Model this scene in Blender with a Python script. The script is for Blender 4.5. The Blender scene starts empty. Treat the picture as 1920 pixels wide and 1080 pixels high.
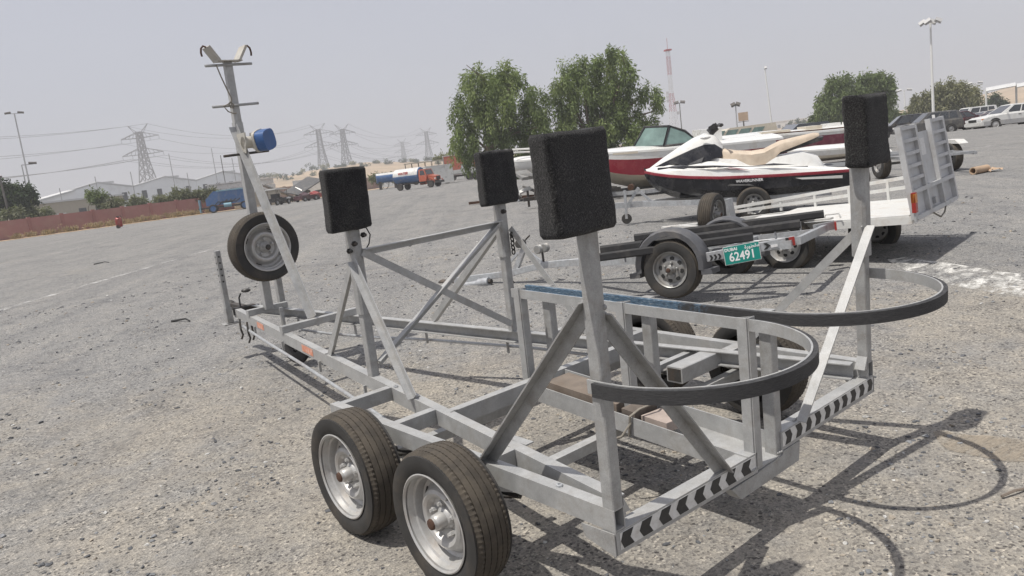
import bpy, bmesh, math, random
import numpy as np
from mathutils import Vector, Matrix, Quaternion, Euler
rnd = random.Random(7)
R_ = math.radians
scene = bpy.context.scene
# ---------------------------------------------------------------- camera
CAM = Vector((-1.7699, -1.7354, 1.6498))
c_right, c_up, c_fwd = Vector((0.7494883, -0.6512325, -0.1190104)), Vector((0.1926732, 0.0425899, 0.9803383)), Vector((0.6333595, 0.7576822, -0.1573956))
cam = bpy.data.cameras.new('camera'); cam.sensor_width = 36.0; cam.lens = 27.35
cam.clip_start = 0.05; cam.clip_end = 20000
camo = bpy.data.objects.new('camera', cam); scene.collection.objects.link(camo)
camo.matrix_world = Matrix(((c_right.x, c_up.x, -c_fwd.x, CAM.x), (c_right.y, c_up.y, -c_fwd.y, CAM.y), (c_right.z, c_up.z, -c_fwd.z, CAM.z), (0, 0, 0, 1)))
scene.camera = camo
# ---------------------------------------------------------------- sky, sun, exposure
SUN = Vector((-0.406, 0.094, 1.0)).normalized()
w = bpy.data.worlds.new('World'); scene.world = w; w.use_nodes = True
nt = w.node_tree; bg = nt.nodes['Background']
sky = nt.nodes.new('ShaderNodeTexSky'); sky.sky_type = 'NISHITA'; sky.sun_disc = False
sky.sun_elevation = math.asin(SUN.z); sky.sun_rotation = math.atan2(SUN.x, SUN.y)
sky.air_density = 1.0; sky.dust_density = 4.0; sky.ozone_density = 1.5
hz = nt.nodes.new('ShaderNodeMix'); hz.data_type = 'RGBA'; hz.inputs[0].default_value = 0.80
hz.inputs[7].default_value = (5.15, 5.2, 5.75, 1)          # even pale dust haze over the whole sky
tcw = nt.nodes.new('ShaderNodeTexCoord'); mpw = nt.nodes.new('ShaderNodeMapping'); mpw.inputs['Scale'].default_value = (1.3, 1.3, 4.0); nt.links.new(tcw.outputs['Generated'], mpw.inputs[0])
nzw = nt.nodes.new('ShaderNodeTexNoise'); nzw.inputs['Scale'].default_value = 1.6; nzw.inputs['Detail'].default_value = 5; nt.links.new(mpw.outputs[0], nzw.inputs[0])
rw = nt.nodes.new('ShaderNodeMix'); rw.data_type = 'RGBA'; rw.inputs[6].default_value = (4.85, 4.92, 5.55, 1); rw.inputs[7].default_value = (5.5, 5.52, 5.95, 1); nt.links.new(nzw.outputs[0], rw.inputs[0]); nt.links.new(rw.outputs[2], hz.inputs[7])   # faint uneven dust
nt.links.new(sky.outputs[0], hz.inputs[6]); nt.links.new(hz.outputs[2], bg.inputs[0])
bg.inputs[1].default_value = 0.12
sl = bpy.data.lights.new('sun', 'SUN'); sl.energy = 4.4; sl.angle = R_(0.6); sl.color = (1.0, 0.955, 0.88)
so = bpy.data.objects.new('sun', sl); scene.collection.objects.link(so); so.rotation_mode = 'QUATERNION'
so.rotation_quaternion = SUN.to_track_quat('Z', 'Y'); so.location = (0, 0, 30)
vs = scene.view_settings; vs.view_transform = 'Standard'; vs.look = 'None'; vs.exposure = 0.0; vs.gamma = 1.0; vs.use_curve_mapping = False
scene.cycles.max_bounces = 6; scene.cycles.volume_bounces = 0; scene.cycles.transparent_max_bounces = 12
scene.cycles.use_denoising = True
HAZE = 0.0008
# ---------------------------------------------------------------- helpers
COL = scene.collection
TA, TB, G0 = 0.027119, 0.015238, 0.015908                    # slope of the gravel under the trailers
def ground_z(x, y):
    r = math.hypot(x - CAM.x, y - CAM.y); s = TA*(y - 1) + TB*x + G0
    t = min(max((r - 14.0)/64.0, 0), 1); return s*(1 - t*t*(3 - 2*t))
def tilt(x, y, heading=0.0, pitch=0.0, roll=0.0):
    """matrix of a thing standing on the ground at x, y; heading is a compass bearing (deg) of its +Y"""
    e = 0.3; n = Vector(((ground_z(x-e, y)-ground_z(x+e, y))/(2*e), (ground_z(x, y-e)-ground_z(x, y+e))/(2*e), 1)).normalized()
    q = Vector((0, 0, 1)).rotation_difference(n)
    return Matrix.Translation((x, y, ground_z(x, y))) @ q.to_matrix().to_4x4() @ Matrix.Rotation(-R_(heading), 4, 'Z') @ Matrix.Rotation(R_(pitch), 4, 'X') @ Matrix.Rotation(R_(roll), 4, 'Y')
def brg(bearing, dist, z=None):
    x = CAM.x + dist*math.sin(R_(bearing)); y = CAM.y + dist*math.cos(R_(bearing))
    return Vector((x, y, ground_z(x, y) if z is None else z))

def tag(o, label=None, cat=None, group=None, kind=None):
    if label: o['label'] = label
    if cat: o['category'] = cat
    if group: o['group'] = group
    if kind: o['kind'] = kind
    return o
def thing(name, label, cat, group=None, mat=None):
    o = bpy.data.objects.new(name, None); COL.objects.link(o); o.empty_display_size = 0.1
    if mat is not None: o.matrix_world = mat
    return tag(o, label, cat, group)
def copy_tree(o, parent=None, mat=None):
    c = o.copy(); COL.objects.link(c)
    if parent is not None: c.parent = parent
    if mat is not None: c.matrix_world = mat
    for ch in list(o.children): copy_tree(ch, c)
    return c

class MB:
    """collects shapes into one mesh"""
    def __init__(s): s.v = []; s.f = []; s.m = []
    def add(s, vs, fs, mi=0):
        n = len(s.v); s.v += [tuple(v) for v in vs]
        for f in fs: s.f.append(tuple(i + n for i in f)); s.m.append(mi)
        return s
    def poly(s, pts, mi=0): return s.add(pts, [tuple(range(len(pts)))], mi)
    def box(s, c, d, rot=None, mi=0):
        hx, hy, hz = d[0]/2, d[1]/2, d[2]/2; c = Vector(c)
        vs = [Vector((x, y, z)) for z in (-hz, hz) for x, y in ((-hx, -hy), (hx, -hy), (hx, hy), (-hx, hy))]
        if rot is not None:
            if not isinstance(rot, Matrix): rot = Euler(rot).to_matrix()
            vs = [rot @ v for v in vs]
        return s.add([v + c for v in vs], [(3, 2, 1, 0), (4, 5, 6, 7), (0, 1, 5, 4), (1, 2, 6, 5), (2, 3, 7, 6), (3, 0, 4, 7)], mi)
    def span(s, x0, x1, y0, y1, z0, z1, mi=0): return s.box(((x0+x1)/2, (y0+y1)/2, (z0+z1)/2), (abs(x1-x0), abs(y1-y0), abs(z1-z0)), None, mi)
    def sweep(s, prof, p0, p1, up=(0, 0, 1), mi=0, caps=True):
        """prof: list of (side, up) offsets, swept from p0 to p1"""
        p0, p1 = Vector(p0), Vector(p1); d = (p1 - p0).normalized(); up = Vector(up)
        a = d.cross(up)
        if a.length < 1e-4: a = d.cross(Vector((0, 1, 0)))
        a.normalize(); b = a.cross(d)
        n = len(prof); vs = [p + a*x + b*y for p in (p0, p1) for x, y in prof]
        fs = [(i, (i+1) % n, n + (i+1) % n, n + i) for i in range(n)]
        if caps: fs += [tuple(range(n))[::-1], tuple(range(n, 2*n))]
        return s.add(vs, fs, mi)
    def bar(s, p0, p1, w, h=None, up=(0, 0, 1), mi=0, ch=0.0):
        h = h or w; x, y = w/2, h/2; c = ch
        pr = [(-x, -y), (x, -y), (x, y), (-x, y)] if not c else [(-x+c, -y), (x-c, -y), (x, -y+c), (x, y-c), (x-c, y), (-x+c, y), (-x, y-c), (-x, -y+c)]
        return s.sweep(pr, p0, p1, up, mi)
    def tube(s, pts, r, n=8, mi=0, closed=False, r1=None):
        pts = [Vector(p) for p in pts]; m = len(pts); vs = []; prev = None
        for i, p in enumerate(pts):
            d = (pts[min(i+1, m-1)] - pts[max(i-1, 0)]) if not closed else (pts[(i+1) % m] - pts[i-1])
            d.normalize()
            if prev is None:
                a = d.cross(Vector((0, 0, 1)))
                if a.length < 1e-3: a = d.cross(Vector((0, 1, 0)))
            else: a = prev - d*prev.dot(d)
            a.normalize(); prev = a; b = d.cross(a)
            rr = r if r1 is None else r + (r1 - r)*i/(m-1)
            vs += [p + (a*math.cos(t) + b*math.sin(t))*rr for t in [2*math.pi*k/n for k in range(n)]]
        fs = []
        for i in range(m if closed else m-1):
            j = (i+1) % m
            fs += [(i*n+k, i*n+(k+1) % n, j*n+(k+1) % n, j*n+k) for k in range(n)]
        if not closed: fs += [tuple(range(n))[::-1], tuple(range((m-1)*n, m*n))]
        return s.add(vs, fs, mi)
    def lathe(s, prof, n=32, M=None, mi=0, mis=None):
        """prof: (x, r) along local X axis"""
        k = len(prof); vs = []
        for i in range(n):
            t = 2*math.pi*i/n
            for x, r in prof: vs.append(Vector((x, r*math.cos(t), r*math.sin(t))))
        if M is not None: vs = [M @ v for v in vs]
        base = len(s.v); s.v += [tuple(v) for v in vs]
        for i in range(n):
            j = (i+1) % n
            for q in range(k-1):
                s.f.append((base+i*k+q, base+i*k+q+1, base+j*k+q+1, base+j*k+q)); s.m.append(mis[q] if mis else mi)
        return s
    def cyl(s, p0, p1, r, n=16, mi=0, r1=None): return s.tube([p0, p1], r, n, mi, False, r1)
    def prism(s, pts, d, mi=0):
        """closed outline pts (3d) pushed along vector d"""
        n = len(pts); d = Vector(d); vs = [Vector(p) for p in pts] + [Vector(p) + d for p in pts]
        return s.add(vs, [tuple(range(n))[::-1], tuple(range(n, 2*n))] + [(i, (i+1) % n, n+(i+1) % n, n+i) for i in range(n)], mi)
    def loft(s, rings, mi=0, closed=True, caps=True, mis=None):
        n = len(rings[0]); vs = [v for r in rings for v in r]; fs = []; ms = []
        for i in range(len(rings)-1):
            for k in range(n if closed else n-1):
                fs.append((i*n+k, i*n+(k+1) % n, (i+1)*n+(k+1) % n, (i+1)*n+k)); ms.append(mis[k] if mis else mi)
        if caps and closed:
            fs.append(tuple(range(n))[::-1]); fs.append(tuple(range((len(rings)-1)*n, len(rings)*n))); ms += [mi, mi]
        b = len(s.v); s.v += [tuple(v) for v in vs]
        for f, q in zip(fs, ms): s.f.append(tuple(i+b for i in f)); s.m.append(q)
        return s
    def blob(s, c, r, mi=0, sub=1, jit=0.0, rot=0.0):
        bm = bmesh.new(); bmesh.ops.create_icosphere(bm, subdivisions=sub, radius=1.0)
        cs, sn = math.cos(rot), math.sin(rot); vs = []
        for v in bm.verts:
            q = v.co*(1 + rnd.uniform(-jit, jit)); x, y = q.x*r[0], q.y*r[1]
            vs.append((c[0] + x*cs - y*sn, c[1] + x*sn + y*cs, c[2] + q.z*r[2]))
        fs = [tuple(v.index for v in f.verts) for f in bm.faces]; bm.free()
        return s.add(vs, fs, mi)
    def build(s, name, mats, parent=None, sharp=38, smooth=True, recalc=True):
        me = bpy.data.meshes.new(name); me.from_pydata(s.v, [], s.f)
        mats = mats if isinstance(mats, (list, tuple)) else [mats]
        for m in mats: me.materials.append(m)
        if len(mats) > 1: me.polygons.foreach_set('material_index', s.m)
        if recalc:
            bm = bmesh.new(); bm.from_mesh(me); bmesh.ops.recalc_face_normals(bm, faces=bm.faces); bm.to_mesh(me); bm.free()
        if smooth:
            me.polygons.foreach_set('use_smooth', [True]*len(me.polygons)); me.set_sharp_from_angle(angle=R_(sharp))
        me.update()
        o = bpy.data.objects.new(name, me); COL.objects.link(o)
        if parent is not None: o.parent = parent
        return o

# profiles (side, up)
def C_prof(w, h, t=0.006, s=1):     # channel, open towards +side when s = 1
    return [(-s*w/2, -h/2), (s*w/2, -h/2), (s*w/2, -h/2+t), (-s*w/2+s*t, -h/2+t), (-s*w/2+s*t, h/2-t), (s*w/2, h/2-t), (s*w/2, h/2), (-s*w/2, h/2)]
def L_prof(w, h, t=0.006, sx=1, sy=1):
    return [(0, 0), (sx*w, 0), (sx*w, sy*t), (sx*t, sy*t), (sx*t, sy*h), (0, sy*h)]

# ---------------------------------------------------------------- materials
def nodes(name):
    m = bpy.data.materials.new(name); m.use_nodes = True; n = m.node_tree
    return m, n, n.nodes['Principled BSDF']
def ramp(n, fac, stops):
    r = n.nodes.new('ShaderNodeValToRGB'); e = r.color_ramp.elements
    while len(e) < len(stops): e.new(0.5)
    for i, (p, c) in enumerate(stops): e[i].position = p; e[i].color = (*c, 1) if len(c) == 3 else c
    n.links.new(fac, r.inputs[0]); return r
def noise(n, scale, detail=4, rough=0.6, vec=None, dist=0.0):
    t = n.nodes.new('ShaderNodeTexNoise'); t.inputs['Scale'].default_value = scale; t.inputs['Detail'].default_value = detail
    t.inputs['Roughness'].default_value = rough; t.inputs['Distortion'].default_value = dist
    if vec is not None: n.links.new(vec, t.inputs['Vector'])
    return t
def coord(n, kind='Object', scale=None):
    c = n.nodes.new('ShaderNodeTexCoord')
    if scale is None: return c.outputs[kind]
    mp = n.nodes.new('ShaderNodeMapping'); mp.inputs['Scale'].default_value = scale
    n.links.new(c.outputs[kind], mp.inputs[0]); return mp.outputs[0]
def mixc(n, fac, a, b, mode='MIX'):
    x = n.nodes.new('ShaderNodeMix'); x.data_type = 'RGBA'; x.blend_type = mode
    for sock, val in ((x.inputs[0], fac), (x.inputs[6], a), (x.inputs[7], b)):
        if isinstance(val, bpy.types.NodeSocket): n.links.new(val, sock)
        elif isinstance(val, (int, float)): sock.default_value = val
        else: sock.default_value = (*val, 1) if len(val) == 3 else val
    return x.outputs[2]
def bump(n, bs, h, strength=0.3, dist=0.01):
    b = n.nodes.new('ShaderNodeBump'); b.inputs['Strength'].default_value = strength; b.inputs['Distance'].default_value = dist
    n.links.new(h, b.inputs['Height']); n.links.new(b.outputs[0], bs.inputs['Normal']); return b
def mat(name, col, rough=0.5, metal=0.0, var=0.25, vs=6.0, dirt=None, dscale=3.0, damt=0.5, bmp=0.0, bs_=80.0, spec=None, fine=0.0):
    m, n, b = nodes(name); co = coord(n)
    t = noise(n, vs, 5, 0.65, co)
    lo = tuple(c*(1-var) for c in col); hi = tuple(min(c*(1+var), 1) for c in col)
    c = ramp(n, t.outputs[0], [(0.3, lo), (0.7, hi)]).outputs[0]
    if fine:
        tf = noise(n, 190, 2, 0.5, co); rf = ramp(n, tf.outputs[0], [(0.35, (1-fine,)*3), (0.65, (1+fine,)*3)])
        c = mixc(n, 1.0, c, rf.outputs[0], 'MULTIPLY')
    if dirt:
        t2 = noise(n, dscale, 8, 0.72, co, 0.4); f = ramp(n, t2.outputs[0], [(0.48, (0, 0, 0)), (0.72, (damt,)*3)])
        c = mixc(n, f.outputs[0], c, dirt)
    n.links.new(c, b.inputs['Base Color'])
    r2 = ramp(n, t.outputs[0], [(0.25, (max(rough-0.08, 0.02),)*3), (0.75, (min(rough+0.1, 1),)*3)]); n.links.new(r2.outputs[0], b.inputs['Roughness'])
    b.inputs['Metallic'].default_value = metal
    if spec is not None: b.inputs['Specular IOR Level'].default_value = spec
    if bmp: bump(n, b, noise(n, bs_, 3, 0.6, co).outputs[0], bmp, 0.004)
    return m
M = {}
M['paint'] = mat('silver_paint', (0.375, 0.378, 0.376), 0.45, 0.15, 0.20, 7, (0.24, 0.22, 0.19), 7, 0.6, 0.14, 160, fine=0.06)
M['paint_rough'] = mat('silver_paint_brushed', (0.33, 0.332, 0.33), 0.5, 0.15, 0.18, 14, (0.21, 0.185, 0.155), 9, 0.6, 0.28, 110, fine=0.08)
M['rust'] = mat('rust', (0.085, 0.045, 0.03), 0.85, 0.1, 0.5, 30, (0.05, 0.03, 0.02), 20, 0.8, 0.5, 200)
M['dark_steel'] = mat('dark_steel', (0.06, 0.058, 0.055), 0.6, 0.3, 0.3, 20, (0.14, 0.09, 0.06), 12, 0.6, 0.2)
M['galv'] = mat('galvanised_steel', (0.42, 0.435, 0.45), 0.38, 0.35, 0.18, 25, (0.20, 0.13, 0.09), 5, 0.35, 0.08, 150)
M['white_metal'] = mat('white_painted_steel', (0.61, 0.61, 0.59), 0.42, 0.0, 0.07, 5, (0.36, 0.27, 0.19), 5, 0.55, 0.06)
M['ramp_grey'] = mat('grey_ramp_sheet', (0.46, 0.465, 0.47), 0.5, 0.1, 0.10, 4, (0.24, 0.20, 0.16), 6, 0.4, 0.06)
M['rim'] = mat('silver_wheel_steel', (0.44, 0.438, 0.43), 0.38, 0.3, 0.10, 12, (0.28, 0.22, 0.17), 10, 0.55, 0.05)
M['rim_dull'] = mat('dull_wheel_steel', (0.27, 0.27, 0.265), 0.45, 0.3, 0.12, 14, (0.20, 0.16, 0.12), 9, 0.6, 0.08)
M['wood'] = mat('grey_wood', (0.17, 0.14, 0.115), 0.85, 0.0, 0.25, 12, (0.16, 0.12, 0.09), 10, 0.6, 0.3, 60)
M['plastic_black'] = mat('black_plastic', (0.028, 0.028, 0.03), 0.42, 0.0, 0.3, 8, (0.16, 0.145, 0.125), 4, 0.5, 0.05)
M['fender'] = mat('dusty_grey_plastic', (0.085, 0.087, 0.095), 0.55, 0.0, 0.2, 5, (0.22, 0.20, 0.175), 4, 0.6, 0.06)
M['bunk'] = mat('black_bunk_rubber', (0.022, 0.022, 0.024), 0.75, 0.0, 0.3, 14, (0.12, 0.11, 0.10), 6, 0.4, 0.2, 120)
M['blue_paint'] = mat('blue_paint', (0.035, 0.10, 0.27), 0.4, 0.0, 0.15, 6, (0.20, 0.20, 0.19), 5, 0.3)
M['beige'] = mat('beige_metal', (0.42, 0.405, 0.365), 0.5, 0.0, 0.12, 8, (0.3, 0.22, 0.15), 10, 0.4)
M['tape_white'] = mat('reflective_white', (0.62, 0.62, 0.61), 0.4, 0.0, 0.08, 30, (0.34, 0.31, 0.27), 25, 0.6)
M['tape_black'] = mat('tape_black', (0.022, 0.022, 0.024), 0.5, 0.0, 0.2, 30, (0.10, 0.095, 0.085), 25, 0.3)
M['sticker'] = mat('orange_white_sticker', (0.60, 0.24, 0.15), 0.55, 0.0, 0.15, 20, (0.62, 0.58, 0.52), 40, 1.0)
M['red_lens'] = mat('red_lens', (0.30, 0.03, 0.025), 0.25, 0.0, 0.1)
M['orange_lens'] = mat('orange_lens', (0.55, 0.20, 0.04), 0.25, 0.0, 0.1)
M['white_lens'] = mat('white_lens', (0.7, 0.7, 0.7), 0.2, 0.0, 0.05)
M['rope'] = mat('dusty_rope', (0.22, 0.20, 0.17), 0.9, 0.0, 0.25, 60)
M['cable'] = mat('black_cable', (0.02, 0.02, 0.02), 0.6)
M['gel_white'] = mat('white_gelcoat', (0.72, 0.72, 0.70), 0.22, 0.0, 0.05, 3, (0.45, 0.39, 0.31), 3, 0.45)
M['gel_cream'] = mat('cream_gelcoat', (0.55, 0.50, 0.41), 0.35, 0.0, 0.08, 3, (0.35, 0.28, 0.2), 4, 0.4)
M['gel_red'] = mat('dark_red_gelcoat', (0.24, 0.025, 0.04), 0.25, 0.0, 0.08, 3, (0.32, 0.12, 0.11), 3, 0.4)
M['gel_maroon'] = mat('faded_maroon_gelcoat', (0.21, 0.05, 0.08), 0.4, 0.0, 0.2, 4, (0.42, 0.28, 0.29), 5, 0.6)
M['gel_black'] = mat('black_gelcoat', (0.016, 0.017, 0.022), 0.25, 0.0, 0.2, 3, (0.13, 0.125, 0.12), 3, 0.45)
M['seat'] = mat('tan_vinyl', (0.49, 0.405, 0.315), 0.6, 0.0, 0.14, 7, (0.60, 0.54, 0.45), 5, 0.5, 0.1)
M['grey_mat'] = mat('grey_deck_mat', (0.13, 0.135, 0.14), 0.8, 0.0, 0.2, 30)
def glass(name, col, rough=0.06):
    m, n, b = nodes(name); b.inputs['Base Color'].default_value = (*col, 1); b.inputs['Roughness'].default_value = rough
    b.inputs['Specular IOR Level'].default_value = 0.8; b.inputs['Coat Weight'].default_value = 0.5
    t = noise(n, 3, 4, 0.6, coord(n)); r = ramp(n, t.outputs[0], [(0.3, tuple(c*0.75 for c in col)), (0.7, tuple(min(1, c*1.3+0.01) for c in col))]); n.links.new(r.outputs[0], b.inputs['Base Color'])
    return m
M['glass_dark'] = glass('tinted_car_glass', (0.018, 0.021, 0.024))
M['glass_green'] = glass('dusty_green_glass', (0.13, 0.20, 0.18), 0.25)
# tyre rubber: brownish dust on the tread
M['tyre'] = mat('tyre_sidewall', (0.030, 0.029, 0.028), 0.72, 0.0, 0.25, 10, (0.095, 0.078, 0.06), 6, 0.55, 0.1, 90)
M['tread'] = mat('tyre_tread_dust', (0.056, 0.047, 0.037), 0.85, 0.0, 0.3, 18, (0.115, 0.096, 0.072), 8, 0.6, 0.2, 120)
# carpet
def carpet():
    m, n, b = nodes('charcoal_carpet'); co = coord(n)
    t = noise(n, 170, 6, 0.8, co); t2 = noise(n, 6, 4, 0.6, co); t3 = noise(n, 420, 2, 0.5, co)
    c = ramp(n, t.outputs[0], [(0.33, (0.005, 0.005, 0.006)), (0.52, (0.022, 0.022, 0.024)), (0.70, (0.130, 0.130, 0.128))]).outputs[0]
    d = ramp(n, t2.outputs[0], [(0.35, (0.75, 0.75, 0.77)), (0.75, (1.35, 1.3, 1.2))]).outputs[0]
    n.links.new(mixc(n, 1.0, c, d, 'MULTIPLY'), b.inputs['Base Color']); b.inputs['Roughness'].default_value = 1.0
    b.inputs['Specular IOR Level'].default_value = 0.1; b.inputs['Sheen Weight'].default_value = 0.17; b.inputs['Sheen Roughness'].default_value = 0.5
    bump(n, b, mixc(n, 0.4, t.outputs[0], t3.outputs[0]), 0.9, 0.012); return m
M['carpet'] = carpet()
def hoop_rubber():
    m, n, b = nodes('worn_hoop_rubber'); co = coord(n); sx = n.nodes.new('ShaderNodeSeparateXYZ'); n.links.new(co, sx.inputs[0])
    t = noise(n, 9, 6, 0.75, co, 0.5); st = noise(n, 40, 5, 0.7, coord(n, 'Object', (1, 1, 14)))
    base = ramp(n, st.outputs[0], [(0.35, (0.018, 0.018, 0.02)), (0.7, (0.062, 0.062, 0.064))]).outputs[0]
    ad = n.nodes.new('ShaderNodeMath'); ad.operation = 'MULTIPLY_ADD'; n.links.new(t.outputs[0], ad.inputs[0]); ad.inputs[1].default_value = 1.1; n.links.new(sx.outputs[1], ad.inputs[2])
    f = ramp(n, ad.outputs[0], [(0.85, (0, 0, 0)), (1.65, (1, 1, 1))])
    bl = ramp(n, st.outputs[0], [(0.38, (0.02, 0.03, 0.045)), (0.47, (0.045, 0.095, 0.155)), (0.58, (0.11, 0.175, 0.245)), (0.68, (0.40, 0.41, 0.41))]).outputs[0]
    n.links.new(mixc(n, f.outputs[0], base, bl), b.inputs['Base Color']); b.inputs['Roughness'].default_value = 0.75
    bump(n, b, st.outputs[0], 0.5, 0.006); return m
M['hoop_rubber'] = hoop_rubber()
# ================================================================ the setting
def ground_mat():
    m, n, b = nodes('gravel_tarmac'); co = coord(n)
    rot = n.nodes.new('ShaderNodeMapping'); rot.inputs['Rotation'].default_value = (0, 0, R_(38)); n.links.new(co, rot.inputs[0])
    sc = n.nodes.new('ShaderNodeMapping'); sc.inputs['Scale'].default_value = (1.9, 0.10, 1); n.links.new(rot.outputs[0], sc.inputs[0])
    streak = noise(n, 1.0, 7, 0.68, sc.outputs[0], 0.3)
    big = noise(n, 0.33, 5, 0.62, co, 0.5); mid = noise(n, 2.6, 6, 0.7, co, 0.3)
    # dusty tan round the near trailer, greyer chippings further out
    sub = n.nodes.new('ShaderNodeVectorMath'); sub.operation = 'DISTANCE'; n.links.new(co, sub.inputs[0]); sub.inputs[1].default_value = (-0.2, -0.9, 0)
    near = n.nodes.new('ShaderNodeMapRange'); near.inputs[1].default_value = 2.0; near.inputs[2].default_value = 9.0; near.inputs[3].default_value = 0.34; near.inputs[4].default_value = -0.06
    n.links.new(sub.outputs['Value'], near.inputs[0])
    ad = n.nodes.new('ShaderNodeMath'); ad.operation = 'ADD'; n.links.new(big.outputs[0], ad.inputs[0]); n.links.new(near.outputs[0], ad.inputs[1])
    ad2 = n.nodes.new('ShaderNodeMath'); ad2.operation = 'MULTIPLY_ADD'; n.links.new(mid.outputs[0], ad2.inputs[0]); ad2.inputs[1].default_value = 0.5; n.links.new(ad.outputs[0], ad2.inputs[2])
    f = ramp(n, ad2.outputs[0], [(0.80, (0, 0, 0)), (1.06, (1, 1, 1))]).outputs[0]
    c = mixc(n, f, (0.240, 0.238, 0.234), (0.276, 0.260, 0.234))
    s = ramp(n, streak.outputs[0], [(0.30, (0.86, 0.865, 0.875)), (0.5, (1, 1, 1)), (0.72, (1.14, 1.12, 1.09))]).outputs[0]
    c = mixc(n, 1.0, c, s, 'MULTIPLY')
    # aggregate: dark and pale chips of several sizes
    def chips(scale, lo, hi, rnd_=1.0):
        v = n.nodes.new('ShaderNodeTexVoronoi'); v.inputs['Scale'].default_value = scale; v.inputs['Randomness'].default_value = rnd_; n.links.new(co, v.inputs['Vector'])
        g = n.nodes.new('ShaderNodeSeparateColor'); n.links.new(v.outputs['Color'], g.inputs[0]); return v, g
    pat0 = noise(n, 3.2, 6, 0.72, co, 0.4)
    v1, g1 = chips(92, 0, 0); v2, g2 = chips(36, 0, 0)
    t1 = ramp(n, g1.outputs[0], [(0.0, (0.28, 0.28, 0.30)), (0.16, (0.55, 0.55, 0.57)), (0.34, (0.90, 0.90, 0.90)), (0.7, (1.08, 1.08, 1.07)), (0.9, (1.2, 1.19, 1.16)), (0.98, (1.75, 1.72, 1.66))]).outputs[0]
    c = mixc(n, ramp(n, pat0.outputs[0], [(0.34, (1, 1, 1)), (0.62, (0.42, 0.42, 0.42))]).outputs[0], c, mixc(n, 1.0, c, t1, 'MULTIPLY'))
    t2 = ramp(n, g2.outputs[0], [(0.0, (0.30, 0.30, 0.32)), (0.10, (0.45, 0.45, 0.47)), (0.13, (1, 1, 1)), (0.95, (1, 1, 1)), (0.97, (1.35, 1.33, 1.3))]).outputs[0]
    msk = ramp(n, v2.outputs['Distance'], [(0.28, (1, 1, 1)), (0.40, (0, 0, 0))]).outputs[0]
    c = mixc(n, msk, c, mixc(n, 1.0, c, t2, 'MULTIPLY'))
    pat = noise(n, 5.5, 8, 0.78, co, 0.2); pf = ramp(n, pat.outputs[0], [(0.28, (0.66, 0.67, 0.69)), (0.44, (0.97, 0.97, 0.98)), (0.75, (1.12, 1.09, 1.05))]).outputs[0]
    c = mixc(n, 1.0, c, pf, 'MULTIPLY')
    rough_ = noise(n, 1.15, 10, 0.86, co, 0.4); rf_ = ramp(n, rough_.outputs[0], [(0.36, (0.68, 0.69, 0.71)), (0.47, (0.97, 0.97, 0.97)), (0.55, (1.03, 1.03, 1.02)), (0.68, (1.13, 1.11, 1.08))]).outputs[0]
    c = mixc(n, 1.0, c, rf_, 'MULTIPLY')
    grit = noise(n, 17, 5, 0.8, co, 0.2); gf = ramp(n, grit.outputs[0], [(0.30, (0.70, 0.71, 0.73)), (0.45, (0.98, 0.98, 0.98)), (0.72, (1.10, 1.09, 1.07))]).outputs[0]
    c = mixc(n, 1.0, c, gf, 'MULTIPLY')
    fine = noise(n, 240, 3, 0.7, co); ff = ramp(n, fine.outputs[0], [(0.3, (0.72,)*3), (0.7, (1.24,)*3)]).outputs[0]
    c = mixc(n, 1.0, c, ff, 'MULTIPLY')
    n.links.new(c, b.inputs['Base Color']); b.inputs['Roughness'].default_value = 0.95; b.inputs['Specular IOR Level'].default_value = 0.15
    hh = mixc(n, 0.5, v1.outputs['Distance'], mixc(n, 0.6, fine.outputs[0], pat.outputs[0]))
    bump(n, b, hh, 0.8, 0.012); return m
M['ground'] = ground_mat()
mb = MB(); NA = 144; radii = [0.0] + list(np.geomspace(0.35, 9000, 170))
mb.v.append((CAM.x, CAM.y, ground_z(CAM.x, CAM.y)))
for r in radii[1:]:
    for k in range(NA):
        x = CAM.x + r*math.sin(2*math.pi*k/NA); y = CAM.y + r*math.cos(2*math.pi*k/NA); mb.v.append((x, y, ground_z(x, y)))
for k in range(NA): mb.f.append((0, 1 + (k+1) % NA, 1 + k)); mb.m.append(0)
for i in range(len(radii)-2):
    for k in range(NA):
        a = 1 + i*NA; b_ = a + NA; j = (k+1) % NA; mb.f.append((a+k, a+j, b_+j, b_+k)); mb.m.append(0)
o = mb.build('ground', M['ground'], recalc=False, sharp=80)
tag(o, kind='structure')
bmq = bmesh.new(); bmq.from_mesh(o.data)
if sum(f.normal.z for f in bmq.faces) < 0: bmesh.ops.reverse_faces(bmq, faces=bmq.faces)
bmq.to_mesh(o.data); bmq.free()

def sheet(name, pts, m, lift=0.004, kind='structure', step=0.5):
    """strip along pts [(x, y, half_width)] lying on the ground"""
    mb = MB(); L = []; Rr = []
    dense = []
    for (x0, y0, w0), (x1, y1, w1) in zip(pts, pts[1:]):
        k = max(1, int(math.hypot(x1-x0, y1-y0)/step))
        for i in range(k): t = i/k; dense.append((x0+(x1-x0)*t, y0+(y1-y0)*t, w0+(w1-w0)*t))
    dense.append(pts[-1])
    for i, (x, y, w_) in enumerate(dense):
        a = dense[max(i-1, 0)]; c = dense[min(i+1, len(dense)-1)]; d = Vector((c[0]-a[0], c[1]-a[1], 0)).normalized(); nrm = Vector((-d.y, d.x, 0))
        for s_ in (-1, 1):
            q = Vector((x, y, 0)) + nrm*w_*s_; mb.v.append((q.x, q.y, ground_z(q.x, q.y) + lift))
    for i in range(len(dense)-1): mb.f.append((2*i, 2*i+1, 2*i+3, 2*i+2)); mb.m.append(0)
    o = mb.build(name, m, smooth=False); o['kind'] = kind
    if o.data.polygons[0].normal.z < 0: o.data.flip_normals()
    return o
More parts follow.
